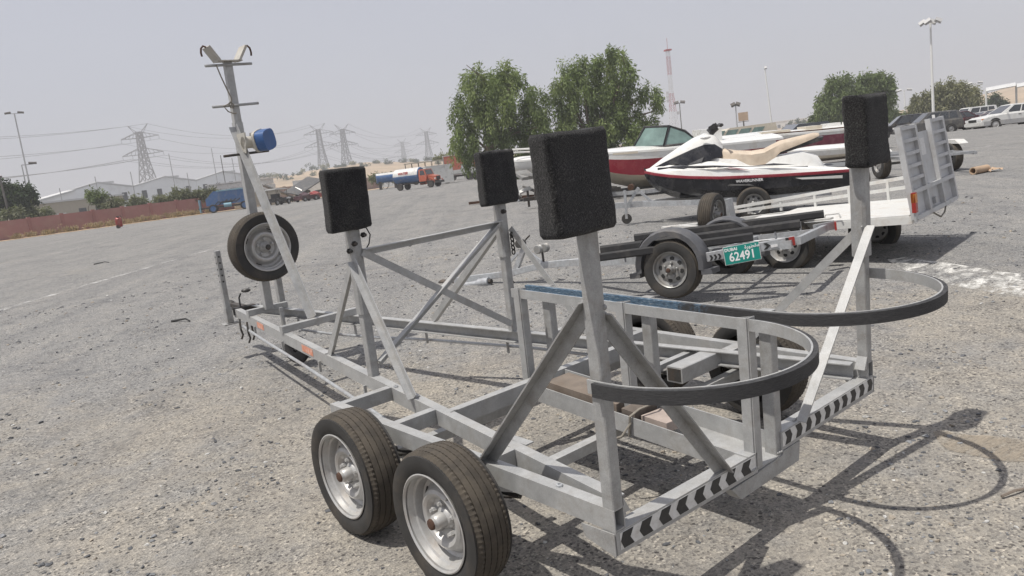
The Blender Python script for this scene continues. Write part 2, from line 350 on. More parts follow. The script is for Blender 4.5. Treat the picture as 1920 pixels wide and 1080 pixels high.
def worn(name, col, lo, hi, scale, stretch=(1, 1, 1), rot=0.0, seed=0.0):
    m, n, b = nodes(name); co = coord(n)
    rm = n.nodes.new('ShaderNodeMapping'); rm.inputs['Rotation'].default_value = (0, 0, R_(rot)); rm.inputs['Location'].default_value = (seed, seed, 0); n.links.new(co, rm.inputs[0])
    sm = n.nodes.new('ShaderNodeMapping'); sm.inputs['Scale'].default_value = stretch; n.links.new(rm.outputs[0], sm.inputs[0])
    t = noise(n, scale, 8, 0.75, sm.outputs[0], 0.3); f = ramp(n, t.outputs[0], [(lo, (0, 0, 0)), (hi, (1, 1, 1))]).outputs[0]
    tr = n.nodes.new('ShaderNodeBsdfTransparent'); mx = n.nodes.new('ShaderNodeMixShader'); out = n.nodes['Material Output']
    n.links.new(f, mx.inputs[0]); n.links.new(tr.outputs[0], mx.inputs[1]); n.links.new(b.outputs[0], mx.inputs[2]); n.links.new(mx.outputs[0], out.inputs[0])
    b.inputs['Base Color'].default_value = (*col, 1); b.inputs['Roughness'].default_value = 0.9; return m
M['worn_line'] = worn('worn_white_line', (0.46, 0.455, 0.44), 0.46, 0.66, 3.0)
M['worn_patch'] = worn('worn_white_paint', (0.62, 0.61, 0.58), 0.45, 0.60, 4.0, (1.6, 0.8, 1), 80)
M['sand_mark'] = worn('swept_sand', (0.335, 0.285, 0.222), 0.32, 0.72, 9.0, (2.2, 0.45, 1), 100)
# faint old lane lines
sheet('painted_line', [(-1.2, 11.2, .10), (0.0, 12.9, .08), (2.7, 15.1, .08), (7.5, 19.0, .08), (13.0, 23.5, .08)], M['worn_line'])
sheet('painted_line', [(-2, 19.5, .09), (1.3, 22.8, .08), (5.0, 27, .08), (9, 31.0, .08)], M['worn_line'])
sheet('painted_line', [(9.6, 20.6, .08), (13.5, 26, .08), (21, 38, .09), (49, 72, .12)], M['worn_line'], step=1)
sheet('painted_line', [(20, 7.9, .06), (26, 6.0, .06), (34, 4.0, .07)], M['worn_line'])
sheet('painted_patch', [(6.72, 1.95, .10), (6.35, 1.45, .26), (6.0, 1.0, .34), (5.8, 0.45, .40), (5.5, -0.3, .35)], M['worn_patch'])
sheet('sand_patch', [(2.30, -0.14, .02), (2.22, -0.30, .13), (2.25, -0.5, .15), (2.31, -0.75, .02)], M['sand_mark'], step=0.05)
# sandy verge along the far wall
M['sand'] = mat('desert_sand', (0.46, 0.345, 0.225), 0.95, 0, 0.16, 0.4, (0.32, 0.25, 0.17), 0.9, 0.6)
sheet('sand_verge', [(-40, 89.2, 1.6), (10.5, 94.6, 1.9), (22, 96.8, 2.1), (33.6, 98.6, 2.2), (46, 102.5, 2.4), (60, 113, 2.6), (76, 123, 2.6)], M['sand'], lift=0.02, step=2)
# sand hills beyond
def hill_h(bd):
    prof = [(-60, 2), (0, 3), (14, 8), (20, 12), (23, 15.0), (25.5, 14.2), (28, 16.6), (30.5, 16.0), (33, 13.2), (35, 12.4), (38, 12.0), (42, 10), (50, 5), (60, 3.5), (66, 4.5), (70, 8), (72.0, 8), (73.2, 11.5), (75, 12), (80, 11), (110, 8), (150, 3)]
    return float(np.interp(bd, [p[0] for p in prof], [p[1] for p in prof]))
M['hill'] = mat('dune_sand', (0.39, 0.295, 0.20), 0.95, 0, 0.18, 0.05, (0.21, 0.185, 0.12), 0.07, 0.8)
mb = MB(); dists = [430, 470, 510, 550, 590, 640, 720, 850]; cross = [-0.5, .22, .48, .72, .9, 1.0, .8, -0.5]; nb = 340
hrng = random.Random(3)
import mathutils.noise as mn
for i in range(nb+1):
    bd = -60 + 210*i/nb
    for d, cf in zip(dists, cross):
        p = brg(bd, d, 0); h = hill_h(bd)*cf
        if cf > 0: h += (mn.noise(Vector((p.x*.012, p.y*.012, 0)))*3.2 + mn.noise(Vector((p.x*.05, p.y*.05, 4)))*1.5)*cf
        mb.v.append((p.x, p.y, h))
nd = len(dists)
for i in range(nb):
    for j in range(nd-1): mb.f.append((i*nd+j, (i+1)*nd+j, (i+1)*nd+j+1, i*nd+j+1)); mb.m.append(0)
tag(mb.build('sand_hills', M['hill'], sharp=60), kind='structure')
# air: thin dust haze
mb = MB(); mb.span(-9600, 9600, -9600, 9600, -1.5, 75)
hm = bpy.data.materials.new('dust_haze'); hm.use_nodes = True; hn = hm.node_tree; hn.nodes.remove(hn.nodes['Principled BSDF'])
pv = hn.nodes.new('ShaderNodeVolumePrincipled'); pv.inputs['Color'].default_value = (0.98, 0.98, 1.0, 1); pv.inputs['Density'].default_value = HAZE; pv.inputs['Anisotropy'].default_value = 0.0
hn.links.new(pv.outputs[0], hn.nodes['Material Output'].inputs['Volume'])
tag(mb.build('haze', hm, smooth=False), kind='stuff')
# loose chippings: real stones near the camera
def stones():
    rs = np.random.RandomState(5); ph = (1+5**.5)/2
    iv = np.array([(-1, ph, 0), (1, ph, 0), (-1, -ph, 0), (1, -ph, 0), (0, -1, ph), (0, 1, ph), (0, -1, -ph), (0, 1, -ph), (ph, 0, -1), (ph, 0, 1), (-ph, 0, -1), (-ph, 0, 1)])/1.902
    fi = np.array([(0, 11, 5), (0, 5, 1), (0, 1, 7), (0, 7, 10), (0, 10, 11), (1, 5, 9), (5, 11, 4), (11, 10, 2), (10, 7, 6), (7, 1, 8), (3, 9, 4), (3, 4, 2), (3, 2, 6), (3, 6, 8), (3, 8, 9), (4, 9, 5), (2, 4, 11), (6, 2, 10), (8, 6, 7), (9, 8, 1)])
    V = []; F = []; MI = []; n0 = 0
    N = 26000
    for i in range(N):
        r = 1.2 + 13.5*rs.rand()**1.6; a = R_(39.9) + (rs.rand()-.5)*R_(84); x = CAM.x + r*math.sin(a); y = CAM.y + r*math.cos(a)
        cl = mn.noise(Vector((x*1.1, y*1.1, 7)))
        if cl < 0.02 and rs.rand() < .82: continue
        s = (0.0026 + 0.0085*rs.rand()**5)*(.9 + .085*r)
        sc = np.array([1 + .5*rs.rand(), .8 + .4*rs.rand(), .45 + .3*rs.rand()])*s; an = rs.rand()*6.28
        q = iv*(1 + (rs.rand(12, 1)-.5)*.95)*sc; cs, sn = math.cos(an), math.sin(an)
        q = np.stack([q[:, 0]*cs - q[:, 1]*sn + x, q[:, 0]*sn + q[:, 1]*cs + y, q[:, 2] + ground_z(x, y) + sc[2]*.35], 1)
        V.append(q); F.append(fi + n0); n0 += 12; MI += [int(rs.choice(4, p=[.52, .24, .16, .08]))]*20
    V = np.concatenate(V); F = np.concatenate(F); me = bpy.data.meshes.new('gravel'); me.from_pydata(V.tolist(), [], F.tolist())
    for nm, c in (('dark_chip', (0.095, 0.098, 0.105)), ('grey_chip', (0.20, 0.205, 0.212)), ('tan_chip', (0.29, 0.255, 0.21)), ('pale_chip', (0.43, 0.425, 0.41))): me.materials.append(mat(nm, c, 0.9, 0, 0.35, 30))
    me.polygons.foreach_set('material_index', MI); o = bpy.data.objects.new('gravel', me); COL.objects.link(o); return tag(o, kind='stuff')
stones()
# ================================================================ wheels
def tyre_mb(R, w, rim, N=168, flat=None, lugs=True):
    """tyre with its outer face at x = 0 running to x = w; real circumferential grooves and shoulder sipes"""
    d = R - rim
    prof = [(.010, rim-.004), (.004, rim+.004), (-.004, rim+.30*d), (-.007, rim+.55*d), (-.003, rim+.78*d), (.006, R-.020), (.018, R-.007)]
    gw, gd = .0045, .008; x0, x1 = .030, w-.030; cuts = [x0 + (x1-x0)*k/4 for k in range(5)]
    tr = []
    for k, cx in enumerate(cuts):
        rr = R - .0025*abs(k-2)**1.3
        tr += [(cx-gw/2, rr), (cx-gw/2+.001, rr-gd), (cx+gw/2-.001, rr-gd), (cx+gw/2, rr)]
    prof2 = [(w-x, r) for x, r in prof][::-1]
    P = prof + tr + prof2; n0, n1 = len(prof), len(prof)+len(tr)
    mb = MB(); k = len(P); mi = [1 if n0-2 <= q < n1+1 else 0 for q in range(k)]
    for i in range(N):
        t = 2*math.pi*i/N; low = (i % 2 == 0)
        for q, (x, r) in enumerate(P):
            rr = r
            if lugs and (n0-2 <= q < n0+1 or n1-1 <= q < n1+2) and low: rr -= .0038
            if lugs and n0+2 <= q < n1-2 and (q-n0) % 4 in (0, 3) and (i + (q-n0+1)//4) % 2 == 0: rr -= .0024
            y, z = rr*math.cos(t), rr*math.sin(t)
            if flat is not None and z < flat:
                ov = flat - z; z = flat; x += (-1 if x < w/2 else 1)*ov*.5 if r < R-.003 or True else 0
            mb.v.append((x, y, z))
    for i in range(N):
        j = (i+1) % N
        for q in range(k-1): mb.f.append((i*k+q, i*k+q+1, j*k+q+1, j*k+q)); mb.m.append(1 if n0-2 <= q < n1+1 else 0)
    return mb
def make_wheel(parent, rim=.204, R=.296, w=.17, style='dish', rimmat=None, flat=-.288, N=168, rust=True):
    """part 'wheel' (the pressed steel rim) with tyre, hub, lug nuts as sub-parts; outer face at x=0, inboard towards +x"""
    rm = rimmat or M['rim']; q = MB()
    if style == 'dish':
        prof = [(.004, rim-.012), (-.003, rim-.004), (-.001, rim+.001), (.008, rim-.004), (.012, rim-.014), (.034, rim-.020), (.040, rim-.028), (.074, rim-.036), (.082, rim-.050), (.078, rim-.058), (.060, rim-.068), (.040, rim-.080), (.034, rim-.094), (.040, rim-.108), (.062, rim-.122), (.070, .058), (.070, .0)]
    else:
        prof = [(.003, rim-.010), (-.003, rim-.003), (.008, rim-.003), (.014, rim-.012), (.040, rim-.018), (.046, rim-.030), (.050, rim-.042), (.036, .110), (.030, .070), (.034, .055), (.034, .0)]
    q.lathe(prof, 56)
    wh = q.build('wheel', rm, parent, sharp=30)
    tyre_mb(R, w, rim, N, flat).build('tyre', [M['tyre'], M['tread']], wh, sharp=28)
    h = MB()
    x_in = .070 if style == 'dish' else .034
    h.lathe([(x_in, .050), (x_in-.012, .046), (x_in-.020, .034), (x_in-.058, .031), (x_in-.064, .026)], 20, mi=0)
    h.lathe([(x_in-.064, .026), (x_in-.074, .024)], 14, mi=0); h.lathe([(x_in-.074, .024), (x_in-.082, .021), (x_in-.086, .012), (x_in-.086, 0)], 14, mi=1)
    h.build('hub', [rm, M['rust'] if rust else M['dark_steel']], wh)
    nut = None
    for k in range(5):
        t = 2*math.pi*k/5 + .3; c = (x_in-.012, .066*math.cos(t), .066*math.sin(t))
        if nut is None:
            nb = MB(); nb.lathe([(.014, .0125), (-.010, .0125), (-.012, .009), (-.022, .008), (-.022, 0)], 6); nut = nb.build('lug_nut', rm, wh, sharp=20); o = nut
        else: o = nut.copy(); COL.objects.link(o); o.parent = wh
        o.location = c
    if style == 'dish':
        v = MB(); v.cyl((.058, 0, .150), (.020, .0, .158), .0055, 8, 0); v.cyl((.020, 0, .158), (.008, 0, .160), .0042, 8, 1); vo = v.build('valve', [M['plastic_black'], M['rim_dull']], wh); vo.rotation_euler = (R_(38), 0, 0)
        hole = None
        for k in range(4):
            if hole is None:
                a = [Vector((.0785, rr*math.cos(dt), rr*math.sin(dt))) for dt in (-.16, 0, .16) for rr in (rim-.052, rim-.0435)]
                s = MB(); s.prism([a[0], a[2], a[4], a[5], a[3], a[1]], (.002, 0, 0)); hole = o = s.build('hand_hole', M['cable'], wh, smooth=False)
            else: o = hole.copy(); COL.objects.link(o); o.parent = wh
            o.rotation_euler = (2*math.pi*(k+.3)/4, 0, 0)
    else:
        hole = None
        for k in range(8):
            if hole is None:
                pts = [Vector((.0335 if rr < .11 else .036, rr*math.cos(dt), rr*math.sin(dt))) for rr, dt in ((.088, -.10), (.104, -.22), (.122, -.16), (.130, 0), (.122, .16), (.104, .22), (.088, .10))]
                s = MB(); s.prism(pts, (.004, 0, 0)); hole = o = s.build('hand_hole', M['cable'], wh, smooth=False)
            else: o = hole.copy(); COL.objects.link(o); o.parent = wh
            o.rotation_euler = (2*math.pi*k/8, 0, 0)
    return wh
# ================================================================ the big grey boat trailer
TM = Matrix.Translation((-.00024, -.00043, -.01121)) @ Euler((TA, -TB, 0)).to_matrix().to_4x4()
W = 1.909; CX = W/2; ZR = .476; ZB = .396
bt = thing('boat_trailer', 'grey steel twin-axle boat trailer with four black carpeted pads on posts and two hoops', 'boat trailer', None, TM)
P_, PR = M['paint'], M['paint_rough']
def rx(y): return .06 + .146*y             # outer edge of the tapering main rail, left side
def mir(p): return (W - p[0], p[1], p[2])
for s in (0, 1):
    f = (lambda p: p) if s == 0 else mir
    mb = MB(); mb.sweep(C_prof(.052, .08, .006, 1 if s == 0 else -1), f((rx(.06)+.026, .06, ZR-.04)), f((rx(5.50)+.026, 5.50, ZR-.04))); mb.build('main_rail', P_, bt, smooth=False)
    mb = MB(); x0, x1 = (0, .052)
    # open-ended square tube
    for a in ((x0, x0+.005, ZB, ZR), (x1-.005, x1, ZB, ZR)): mb.span(*( (a[0], a[1]) if s == 0 else (W-a[1], W-a[0])), 0.0, 1.99, a[2], a[3])
    for a in ((x0+.005, x1-.005, ZB, ZB+.005), (x0+.005, x1-.005, ZR-.005, ZR)): mb.span(*((a[0], a[1]) if s == 0 else (W-a[1], W-a[0])), 0.001, 1.989, a[2], a[3])
    mb.span(*((.006, .046) if s == 0 else (W-.046, W-.006)), .12, .13, ZB+.006, ZR-.006)
    mb.build('side_rail', P_, bt, smooth=False)
    for y0, wd in ((1.945, .05), (1.42, .05), (.72, .07)):
        mb = MB(); xa, xb = .052, rx(y0)-.002
        if xb - xa > .03: mb.bar(f((xa, y0, ZR-.036)), f((xb, y0, ZR-.036)), wd, .072); mb.build('outrigger', P_, bt, smooth=False)
    # end gusset under the rail at the rear corner
    mb = MB(); mb.prism([f(p) for p in ((-.004, .0, ZB-.002), (-.004, .155, ZB-.008), (-.004, .143, ZB-.055), (-.004, .0, .309))], (-.004 if s == 0 else .004, 0, 0)); mb.build('corner_plate', PR, bt, smooth=False)
    mb = MB(); mb.prism([f(p) for p in ((.054, .002, ZR-.03), (.085, .002, ZR-.03), (.054, .002, ZR+.03))], (0, .05, 0)); mb.build('gusset', P_, bt, smooth=False)
# rear crossbars with the chevron tape
def xbar(x0, x1, zl, zr_):
    mb = MB(); mb.prism([(x0, 0, zl), (x1, 0, zr_), (x1, 0, zr_+.086), (x0, 0, zl+.084)], (0, .06, 0)); mb.build('rear_crossbar', P_, bt, smooth=False)
xbar(.0, .866, .311, .286); xbar(1.052, W, .311, .311)
def chevrons(x0, x1, z0, z1, dirn, n):
    mb = MB(); h = .062; mb.prism([(x0, -.0005, z0), (x1, -.0005, z1), (x1, -.0005, z1+h), (x0, -.0005, z0+h)], (0, -.0014, 0)); t = mb.build('chevron_tape', M['tape_white'], bt, smooth=False)
    L = x1 - x0; p = L/n; ln = p*.52; k = p*.24
    for i in range(n):
        if dirn < 0: a = x0 + p*i + .16*p + (rnd.uniform(-.004, .004)); pts = [(a, 0), (a+ln, 0), (a+ln-k*.75, .5), (a+ln, 1), (a, 1), (a-k*.75, .5)]
        else: a = x0 + p*i + .26*p + (rnd.uniform(-.004, .004)); pts = [(a, 0), (a+ln, 0), (a+ln+k*.75, .5), (a+ln, 1), (a, 1), (a+k*.75, .5)]
        pts = [(min(max(x, x0+.002), x1-.002), q) for x, q in pts]
        zz = lambda x, q: z0 + (z1-z0)*(x-x0)/L + h*(.03 + .94*q)
        c = MB(); c.prism([(x, -.0020, zz(x, q)) for x, q in pts], (0, -.0010, 0)); c.build('chevron', M['tape_black'], t, smooth=False)
chevrons(.018, .850, .326, .302, -1, 8)
chevrons(1.060, W-.012, .327, .330, 1, 10)
# cross member, keel channel, notch plate
mb = MB(); mb.sweep(C_prof(.05, .08, .006, -1), (rx(1.32)+.054, 1.32, ZR-.04), (W-rx(1.32)-.054, 1.32, ZR-.04)); mb.build('cross_member', P_, bt, smooth=False)
mb = MB()
for xa in (.796, 1.058): mb.prism([(xa, .002, .292), (xa, 1.29, .384), (xa, 1.29, .472), (xa, .002, .378)], (.006, 0, 0))
mb.prism([(.802, .002, .292), (1.058, .002, .292), (1.058, 1.29, .386), (.802, 1.29, .386)], (0, 0, .006)); mb.build('keel_channel', P_, bt, smooth=False)
mb = MB(); mb.prism([(.672, -.003, .284), (.736, -.003, .219), (1.180, -.003, .222), (1.196, -.003, .309), (1.06, -.003, .309), (1.05, -.003, .292), (.875, -.003, .288), (.866, -.003, .284)], (0, .055, 0)); mb.build('notch_plate', PR, bt, smooth=False)
# centre guides: uprights, hoops of flat bar faced with rubber
GZ0, GZ1 = .886, .934
def g1(y): return .858 + .050*max(y, 0)
def g2(y): return 1.010 + .034*max(y, 0)
ups1 = ((1.47, .36), (.70, .33), (.03, .30))
for y, z0 in ups1:
    mb = MB(); x = g1(y); mb.sweep(L_prof(-.046, .05, .006), (x-.003, y-.03, z0), (x-.003, y-.03, GZ1+.004), up=(0, 1, 0))
    mb.build('guide_upright', P_, bt, smooth=False)
for y, z0 in ((1.40, .46), (.68, .36), (.035, .295)):
    mb = MB(); x = g2(y)+.010; mb.bar((x+.026, y, z0), (x+.026, y, GZ1-.008), .050, .056, up=(0, 1, 0), ch=.003); mb.build('guide_upright', PR, bt)
def ribbon(name, path, o0, o1, z0, z1, m, parent):
    mb = MB(); rings = []
    for i, p in enumerate(path):
        a = Vector(path[max(i-1, 0)]); c = Vector(path[min(i+1, len(path)-1)]); d = (c-a).normalized(); nr = Vector((d.y, -d.x)); P0 = Vector(p)
        A, B = P0 + nr*o0, P0 + nr*o1; rings.append([(A.x, A.y, z0), (B.x, B.y, z0), (B.x, B.y, z1), (A.x, A.y, z1)])
    mb.loft(rings); return mb.build(name, m, parent, sharp=50)
def hoop_path(x_post, x_guide, gfun, flip):
    c = (x_post + x_guide)/2; r = abs(x_guide - x_post)/2; pts = [(x_post, .055), (x_post, .02)]
    for k in range(0, 41):
        t = math.pi*k/40; pts.append((c - (r if not flip else -r)*math.cos(t), -.004 - r*math.sin(t)))
    for k in range(1, 25): y = 1.52*k/24; pts.append((gfun(y), y))
    return pts
for x_post, gf, flip in ((-.004, g1, False), (W+.004, g2, True)):
    path = hoop_path(x_post, gf(0), gf, flip); sgn = -1 if not flip else 1
    band = ribbon('hoop_band', path, 0, .007*(1 if not flip else -1), GZ0, GZ1, P_, bt)
    rp = path[1:]
    ribbon('hoop_rubber', rp, .0075*(1 if not flip else -1), .024*(1 if not flip else -1), GZ0-.002, GZ1-.003, M['hoop_rubber'], band)
# posts with carpeted pads
def post(x, y, z0, zs, z1, low=.053, sl=.070, sleeve=True):
    mb = MB(); mb.bar((x, y, z0), (x, y, z1 if not sleeve else zs+.02), low, low, up=(0, 1, 0), ch=.004); p = mb.build('pad_post', PR, bt)
    if sleeve:
        mb = MB(); mb.bar((x, y, zs), (x, y, z1), sl, sl, up=(0, 1, 0), ch=.012); mb.build('sleeve', PR, p)
    return p
def pad(x, y, z0, z1, w, d, yaw=0.0, shear=0.0, pinch=.02, seed=0):
    mb = MB(); rings = []; nz = 24; rr = random.Random(seed); cr = .017
    for i in range(nz+1):
        t = i/nz; e = min(t, 1-t)*nz; sh = 1 - (.045 if e < .01 else 0); wv = 1 - pinch*math.sin(math.pi*t)
        hw, hd = w/2*wv*sh, d/2*(1 - (.16 if e < .01 else 0)); ring = []
        cor = ((hw-cr, -hd+cr, -90), (hw-cr, hd-cr, 0), (-hw+cr, hd-cr, 90), (-hw+cr, -hd+cr, 180)); base = []
        for q_, (cx_, cy_, a0) in enumerate(cor):
            for k in range(4): a = R_(a0 + 30*k); base.append((cx_ + cr*math.cos(a), cy_ + cr*math.sin(a), 0))
            nx = cor[(q_+1) % 4]; A_ = base[-1]; B_ = (nx[0] + cr*math.cos(R_(nx[2])), nx[1] + cr*math.sin(R_(nx[2])))
            for k in range(1, 8): base.append((A_[0]+(B_[0]-A_[0])*k/8, A_[1]+(B_[1]-A_[1])*k/8, 1))
        for bx, by, fl in base:
            nz_ = mn.noise(Vector((bx*9+seed*7, by*9, t*3.2)))*.006 + mn.noise(Vector((bx*40+seed, by*40, t*14)))*.0022
            ring.append((bx*(1+nz_*4) + shear*(t-.5), by + math.copysign(nz_*1.6, by), z0 + (z1-z0)*t + (mn.noise(Vector((bx*14, by*8, seed*3+t)))*.006 if e < 1.01 else 0)))
        rings.append(ring)
    c, s_ = math.cos(yaw), math.sin(yaw)
    rings = [[(x + px*c - py*s_, y + px*s_ + py*c, pz) for px, py, pz in r] for r in rings]
    mb.loft(rings); return mb.build('pad', M['carpet'], bt, sharp=70)
YF = 2.225
post(.027, .027, ZR-.001, 1.1, 1.45, .052, sleeve=False)
post(W-.027, .027, ZR-.001, 1.00, 1.47, .050, .072)
post(.413, YF, ZR-.001, .85, 1.40, .053, .071)
post(W-.413+.012, YF, ZR-.001, .98, 1.40, .053, .071)
pad(-.028, .008, 1.424, 1.738, .272, .085, 0, -.012, .035, 1)
pad(1.907, .000, 1.424, 1.750, .278, .105, R_(4), -.030, .05, 2)
pad(.390, YF-.03, 1.338, 1.680, .262, .075, 0, .010, .02, 3)
pad(1.488, YF-.03, 1.330, 1.672, .284, .075, 0, .0, .02, 4)
# clamp bolts and a loop of wire on the front posts
for (x, y, z) in ((.385, YF-.04, 1.26), (.45, YF-.04, 1.30), (.37, YF, 1.22), (W-.42, YF-.04, 1.28), (W-.36, YF-.03, 1.12)):
    mb = MB(); mb.cyl((x, y, z), (x+.004, y-.035, z), .010, 8); mb.lathe([(-.006, .016), (.006, .016), (.006, 0)], 6, Matrix.Translation((x+.002, y-.012, z)) @ Matrix.Rotation(math.pi/2, 4, 'Z')); mb.build('clamp_bolt', M['dark_steel'], bt, sharp=20)
mb = MB(); mb.tube([(.45, YF-.03, 1.34), (.49, YF-.03, 1.335), (.515, YF-.02, 1.29), (.505, YF-.01, 1.24), (.47, YF-.01, 1.20)], .004, 5); mb.build('wire_loop', M['cable'], bt)
for k in range(5):
    mb = MB(); mb.tube([(W-.375 + .012*math.cos(R_(a)), YF-.06+.006*(k % 2)*math.sin(R_(a)), 1.12-.028*k + .018*math.sin(R_(a))) for a in range(0, 360, 45)], .005, 5, closed=True); mb.build('chain_link', M['dark_steel'], bt)
# braces of angle iron
def brace(p0, p1, w_=.042, up=(0, 0, 1), sx=1, sy=-1, m=None):
    mb = MB(); mb.sweep(L_prof(w_, w_, .006, sx, sy), p0, p1, up); return mb.build('brace', m or P_, bt, smooth=False)
brace((.400, YF+.03, 1.200), (rx(2.97)+.012, 2.97, ZR), .046, sx=1, sy=-1)
brace((.378, YF-.035, 1.160), (rx(1.64)+.005, 1.64, ZR), .040, sx=1, sy=1)
brace((.447, YF-.030, 1.222), (W-.437, YF-.030, 1.224), .040, sx=1, sy=-1)
brace((.447, YF-.048, 1.222), (W-.440, YF-.048, .555), .042, up=(0, -1, 0), sx=1, sy=-1)
brace((.432, YF-.026, .565), (W-.470, YF-.026, 1.215), .042, up=(0, -1, 0), sx=1, sy=1)
brace((W-.42, YF+.03, 1.14), (W-rx(3.0)-.012, 3.00, ZR), .042, sx=1, sy=1)
brace((W-.372, YF-.03, 1.15), (W-rx(1.64)-.006, 1.64, ZR), .042, sx=-1, sy=1)
brace((.000, .052, 1.195), (.006, .720, ZR), .050, sx=-1, sy=-1, m=PR).location = (.03, 0, 0)
brace((.052, .020, 1.150), (.660, .020, .372), .046, up=(0, -1, 0), sx=1, sy=1, m=PR)
brace((W-.004, .052, 1.14), (W-.010, .720, ZR), .042, sx=1, sy=-1).location = (-.03, 0, 0)
brace((W-.046, -.004, 1.150), (1.200, .012, .396), .044, up=(0, -1, 0), sx=-1, sy=1)
# small plates and bolts
mb = MB(); mb.span(rx(.74)+.05, .262, .68, .80, ZR-.006, ZR); mb.span(rx(.9)+.05, .27, .86, .90, ZR-.005, ZR); mb.build('bracket', P_, bt, smooth=False)
for x, y in ((.026, .285), (.026, .74), (rx(1.9)+.02, 1.9)):
    mb = MB(); mb.lathe([(0, .013), (.008, .013), (.010, .009), (.010, .007), (.004, .006)], 6, Matrix.Translation((x, y, ZR)) @ Matrix.Rotation(-math.pi/2, 4, 'Y')); mb.build('bolt', M['galv'], bt, sharp=20)
for x, y, z, s_ in ((.028, .07, 1.185, .010), (.05, .0, 1.17, .008), (.028, .05, 1.13, .008)):
    mb = MB(); mb.blob((x, y, z), (s_, s_, s_*1.4), sub=1); mb.build('weld_bead', PR, bt)
for p in ((.40, YF+.02, 1.19), (.395, YF-.03, 1.15), (rx(2.97)+.02, 2.97, ZR+.004), (rx(1.64)+.02, 1.64, ZR+.004), (.05, .02, 1.145), (.655, .02, .385), (W-.05, .0, 1.145), (1.205, .02, .400), (.02, .715, ZR+.004), (rx(1.32)+.05, 1.30, ZR), (.052, .05, ZR), (g1(0)-.02, .0, .31), (g2(0)+.03, .0, .31), (W-.05, .05, ZR)):
    mb = MB()
    for k in range(5): mb.blob((p[0] + .008*(k-2), p[1] + rnd.uniform(-.004, .004), p[2]), (.007, .006, .006), sub=1)
    mb.build('weld_seam', PR, bt)['kind'] = 'stuff'
# running gear
for yw in (.811, 1.551) if False else (.7487, 1.4852):
    for s in (0, 1):
        wh = make_wheel(bt); zc = .294
        if s == 0: wh.location = (-.2444, yw, zc)
        else: wh.location = (W+.2444, yw, zc); wh.rotation_euler = (0, 0, math.pi)
        wh.rotation_euler.x = 0
    mb = MB(); mb.bar((-.16, yw, .30), (W+.16, yw, .30), .05, .05); mb.build('axle', P_, bt, smooth=False)
    for s in (0, 1):
        x = .026 if s == 0 else W-.026; mb = MB()
        for k in range(3): L_ = .23-.06*k; mb.tube([(x, yw+L_*t, .335 + .035*t*t*L_/.23 - .008*k + .0) for t in (-1, -.5, 0, .5, 1)], .012, 4)
        mb.span(x-.02, x+.02, yw-.05, yw+.05, .325, .35); mb.build('leaf_spring', M['dark_steel'], bt)
mb = MB(); mb.bar((1.38, .80, .425), (1.74, .80, .425), .10, .085, ch=.004); mb.bar((1.38, .93, .44), (1.72, .93, .44), .04, .03); ab = mb.build('axle_bracket', P_, bt)
mb = MB(); mb.bar((1.3795, .80, .425), (1.3775, .80, .425), .084, .069); mb.build('tube_mouth_shade', M['dark_steel'], ab, smooth=False)  # dark plate on the bar end, painting the shade inside an open tube
# front end
mb = MB(); mb.bar((rx(4.93)-.01, 4.93, ZR+.027), (W-rx(4.93)+.01, 4.93, ZR+.027), .05, .054, ch=.003); mb.build('front_crossbar', P_, bt)
mb = MB(); mb.bar((rx(3.93)-.01, 3.93, ZR+.027), (W-rx(3.93)+.01, 3.93, ZR+.027), .05, .054, ch=.003); mb.build('front_crossbar', P_, bt)
mb = MB(); mb.bar((CX-.10, 5.46, ZR-.03), (CX+.10, 5.46, ZR-.03), .08, .07); mb.bar((CX, 5.46, ZR-.02), (CX, 5.75, ZR-.02), .06, .06); mb.blob((CX, 5.82, ZR-.01), (.05, .08, .045), sub=2); mb.build('coupling', M['dark_steel'], bt)
mb = MB(); mb.tube([(CX-.04, 5.45, ZR), (CX-.03, 5.47, ZR+.09), (CX-.02, 5.44, ZR+.13)], .008, 6); mb.blob((CX+.02, 5.40, ZR+.155), (.045, .03, .02), sub=2, rot=-.5); mb.build('brake_handle', M['plastic_black'], bt)
mb = MB(); mb.bar((.80, 5.47, .355), (.80, 5.47, 1.035), .048, .048, up=(0, 1, 0), ch=.004, mi=0); mb.bar((.80, 5.47, .36), (.80, 5.47, .50), .060, .060, up=(0, 1, 0), ch=.004); mb.span(.73, .87, 5.42, 5.53, .343, .353)
for k in range(5): mb.cyl((.80, 5.4455, .98-.058*k), (.80, 5.4440, .98-.058*k), .0085, 10, 1); mb.cyl((.7760, 5.47, .98-.058*k), (.7745, 5.47, .98-.058*k), .0085, 10, 1)
mb.build('drop_leg', [PR, M['cable']], bt)
mb = MB(); q = Matrix.Translation((1.03, 4.62, .15)); mb.lathe([(-.03, .02), (-.035, .09), (-.028, .118), (0, .128), (.028, .118), (.035, .09), (.03, .02)], 28, q @ Matrix.Rotation(R_(25), 4, 'Z')); jw = mb.build('jockey_wheel', M['plastic_black'], bt)
mb = MB(); mb.tube([(1.03, 4.62, .15), (1.01, 4.70, .16), (1.00, 4.74, .30), (1.0, 4.74, .52)], .018, 8); mb.build('jockey_stem', P_, bt)
mb = MB(); mb.bar((1.14, 5.03, ZR+.01), (1.14, 5.03, .98), .055, .055, up=(0, 1, 0), ch=.004); mb.build('tyre_carrier', PR, bt)
# chains and straps hanging at the nose
for x, y in ((rx(5.1)-.03, 5.15), (rx(4.95)-.03, 4.93), (rx(5.0)+.03, 5.0)):
    mb = MB(); mb.tube([(x, y, .43), (x-.012, y-.02, .34), (x+.01, y+.01, .28), (x-.006, y+.02, .24)], .009, 6); mb.build('chain', M['dark_steel'], bt)
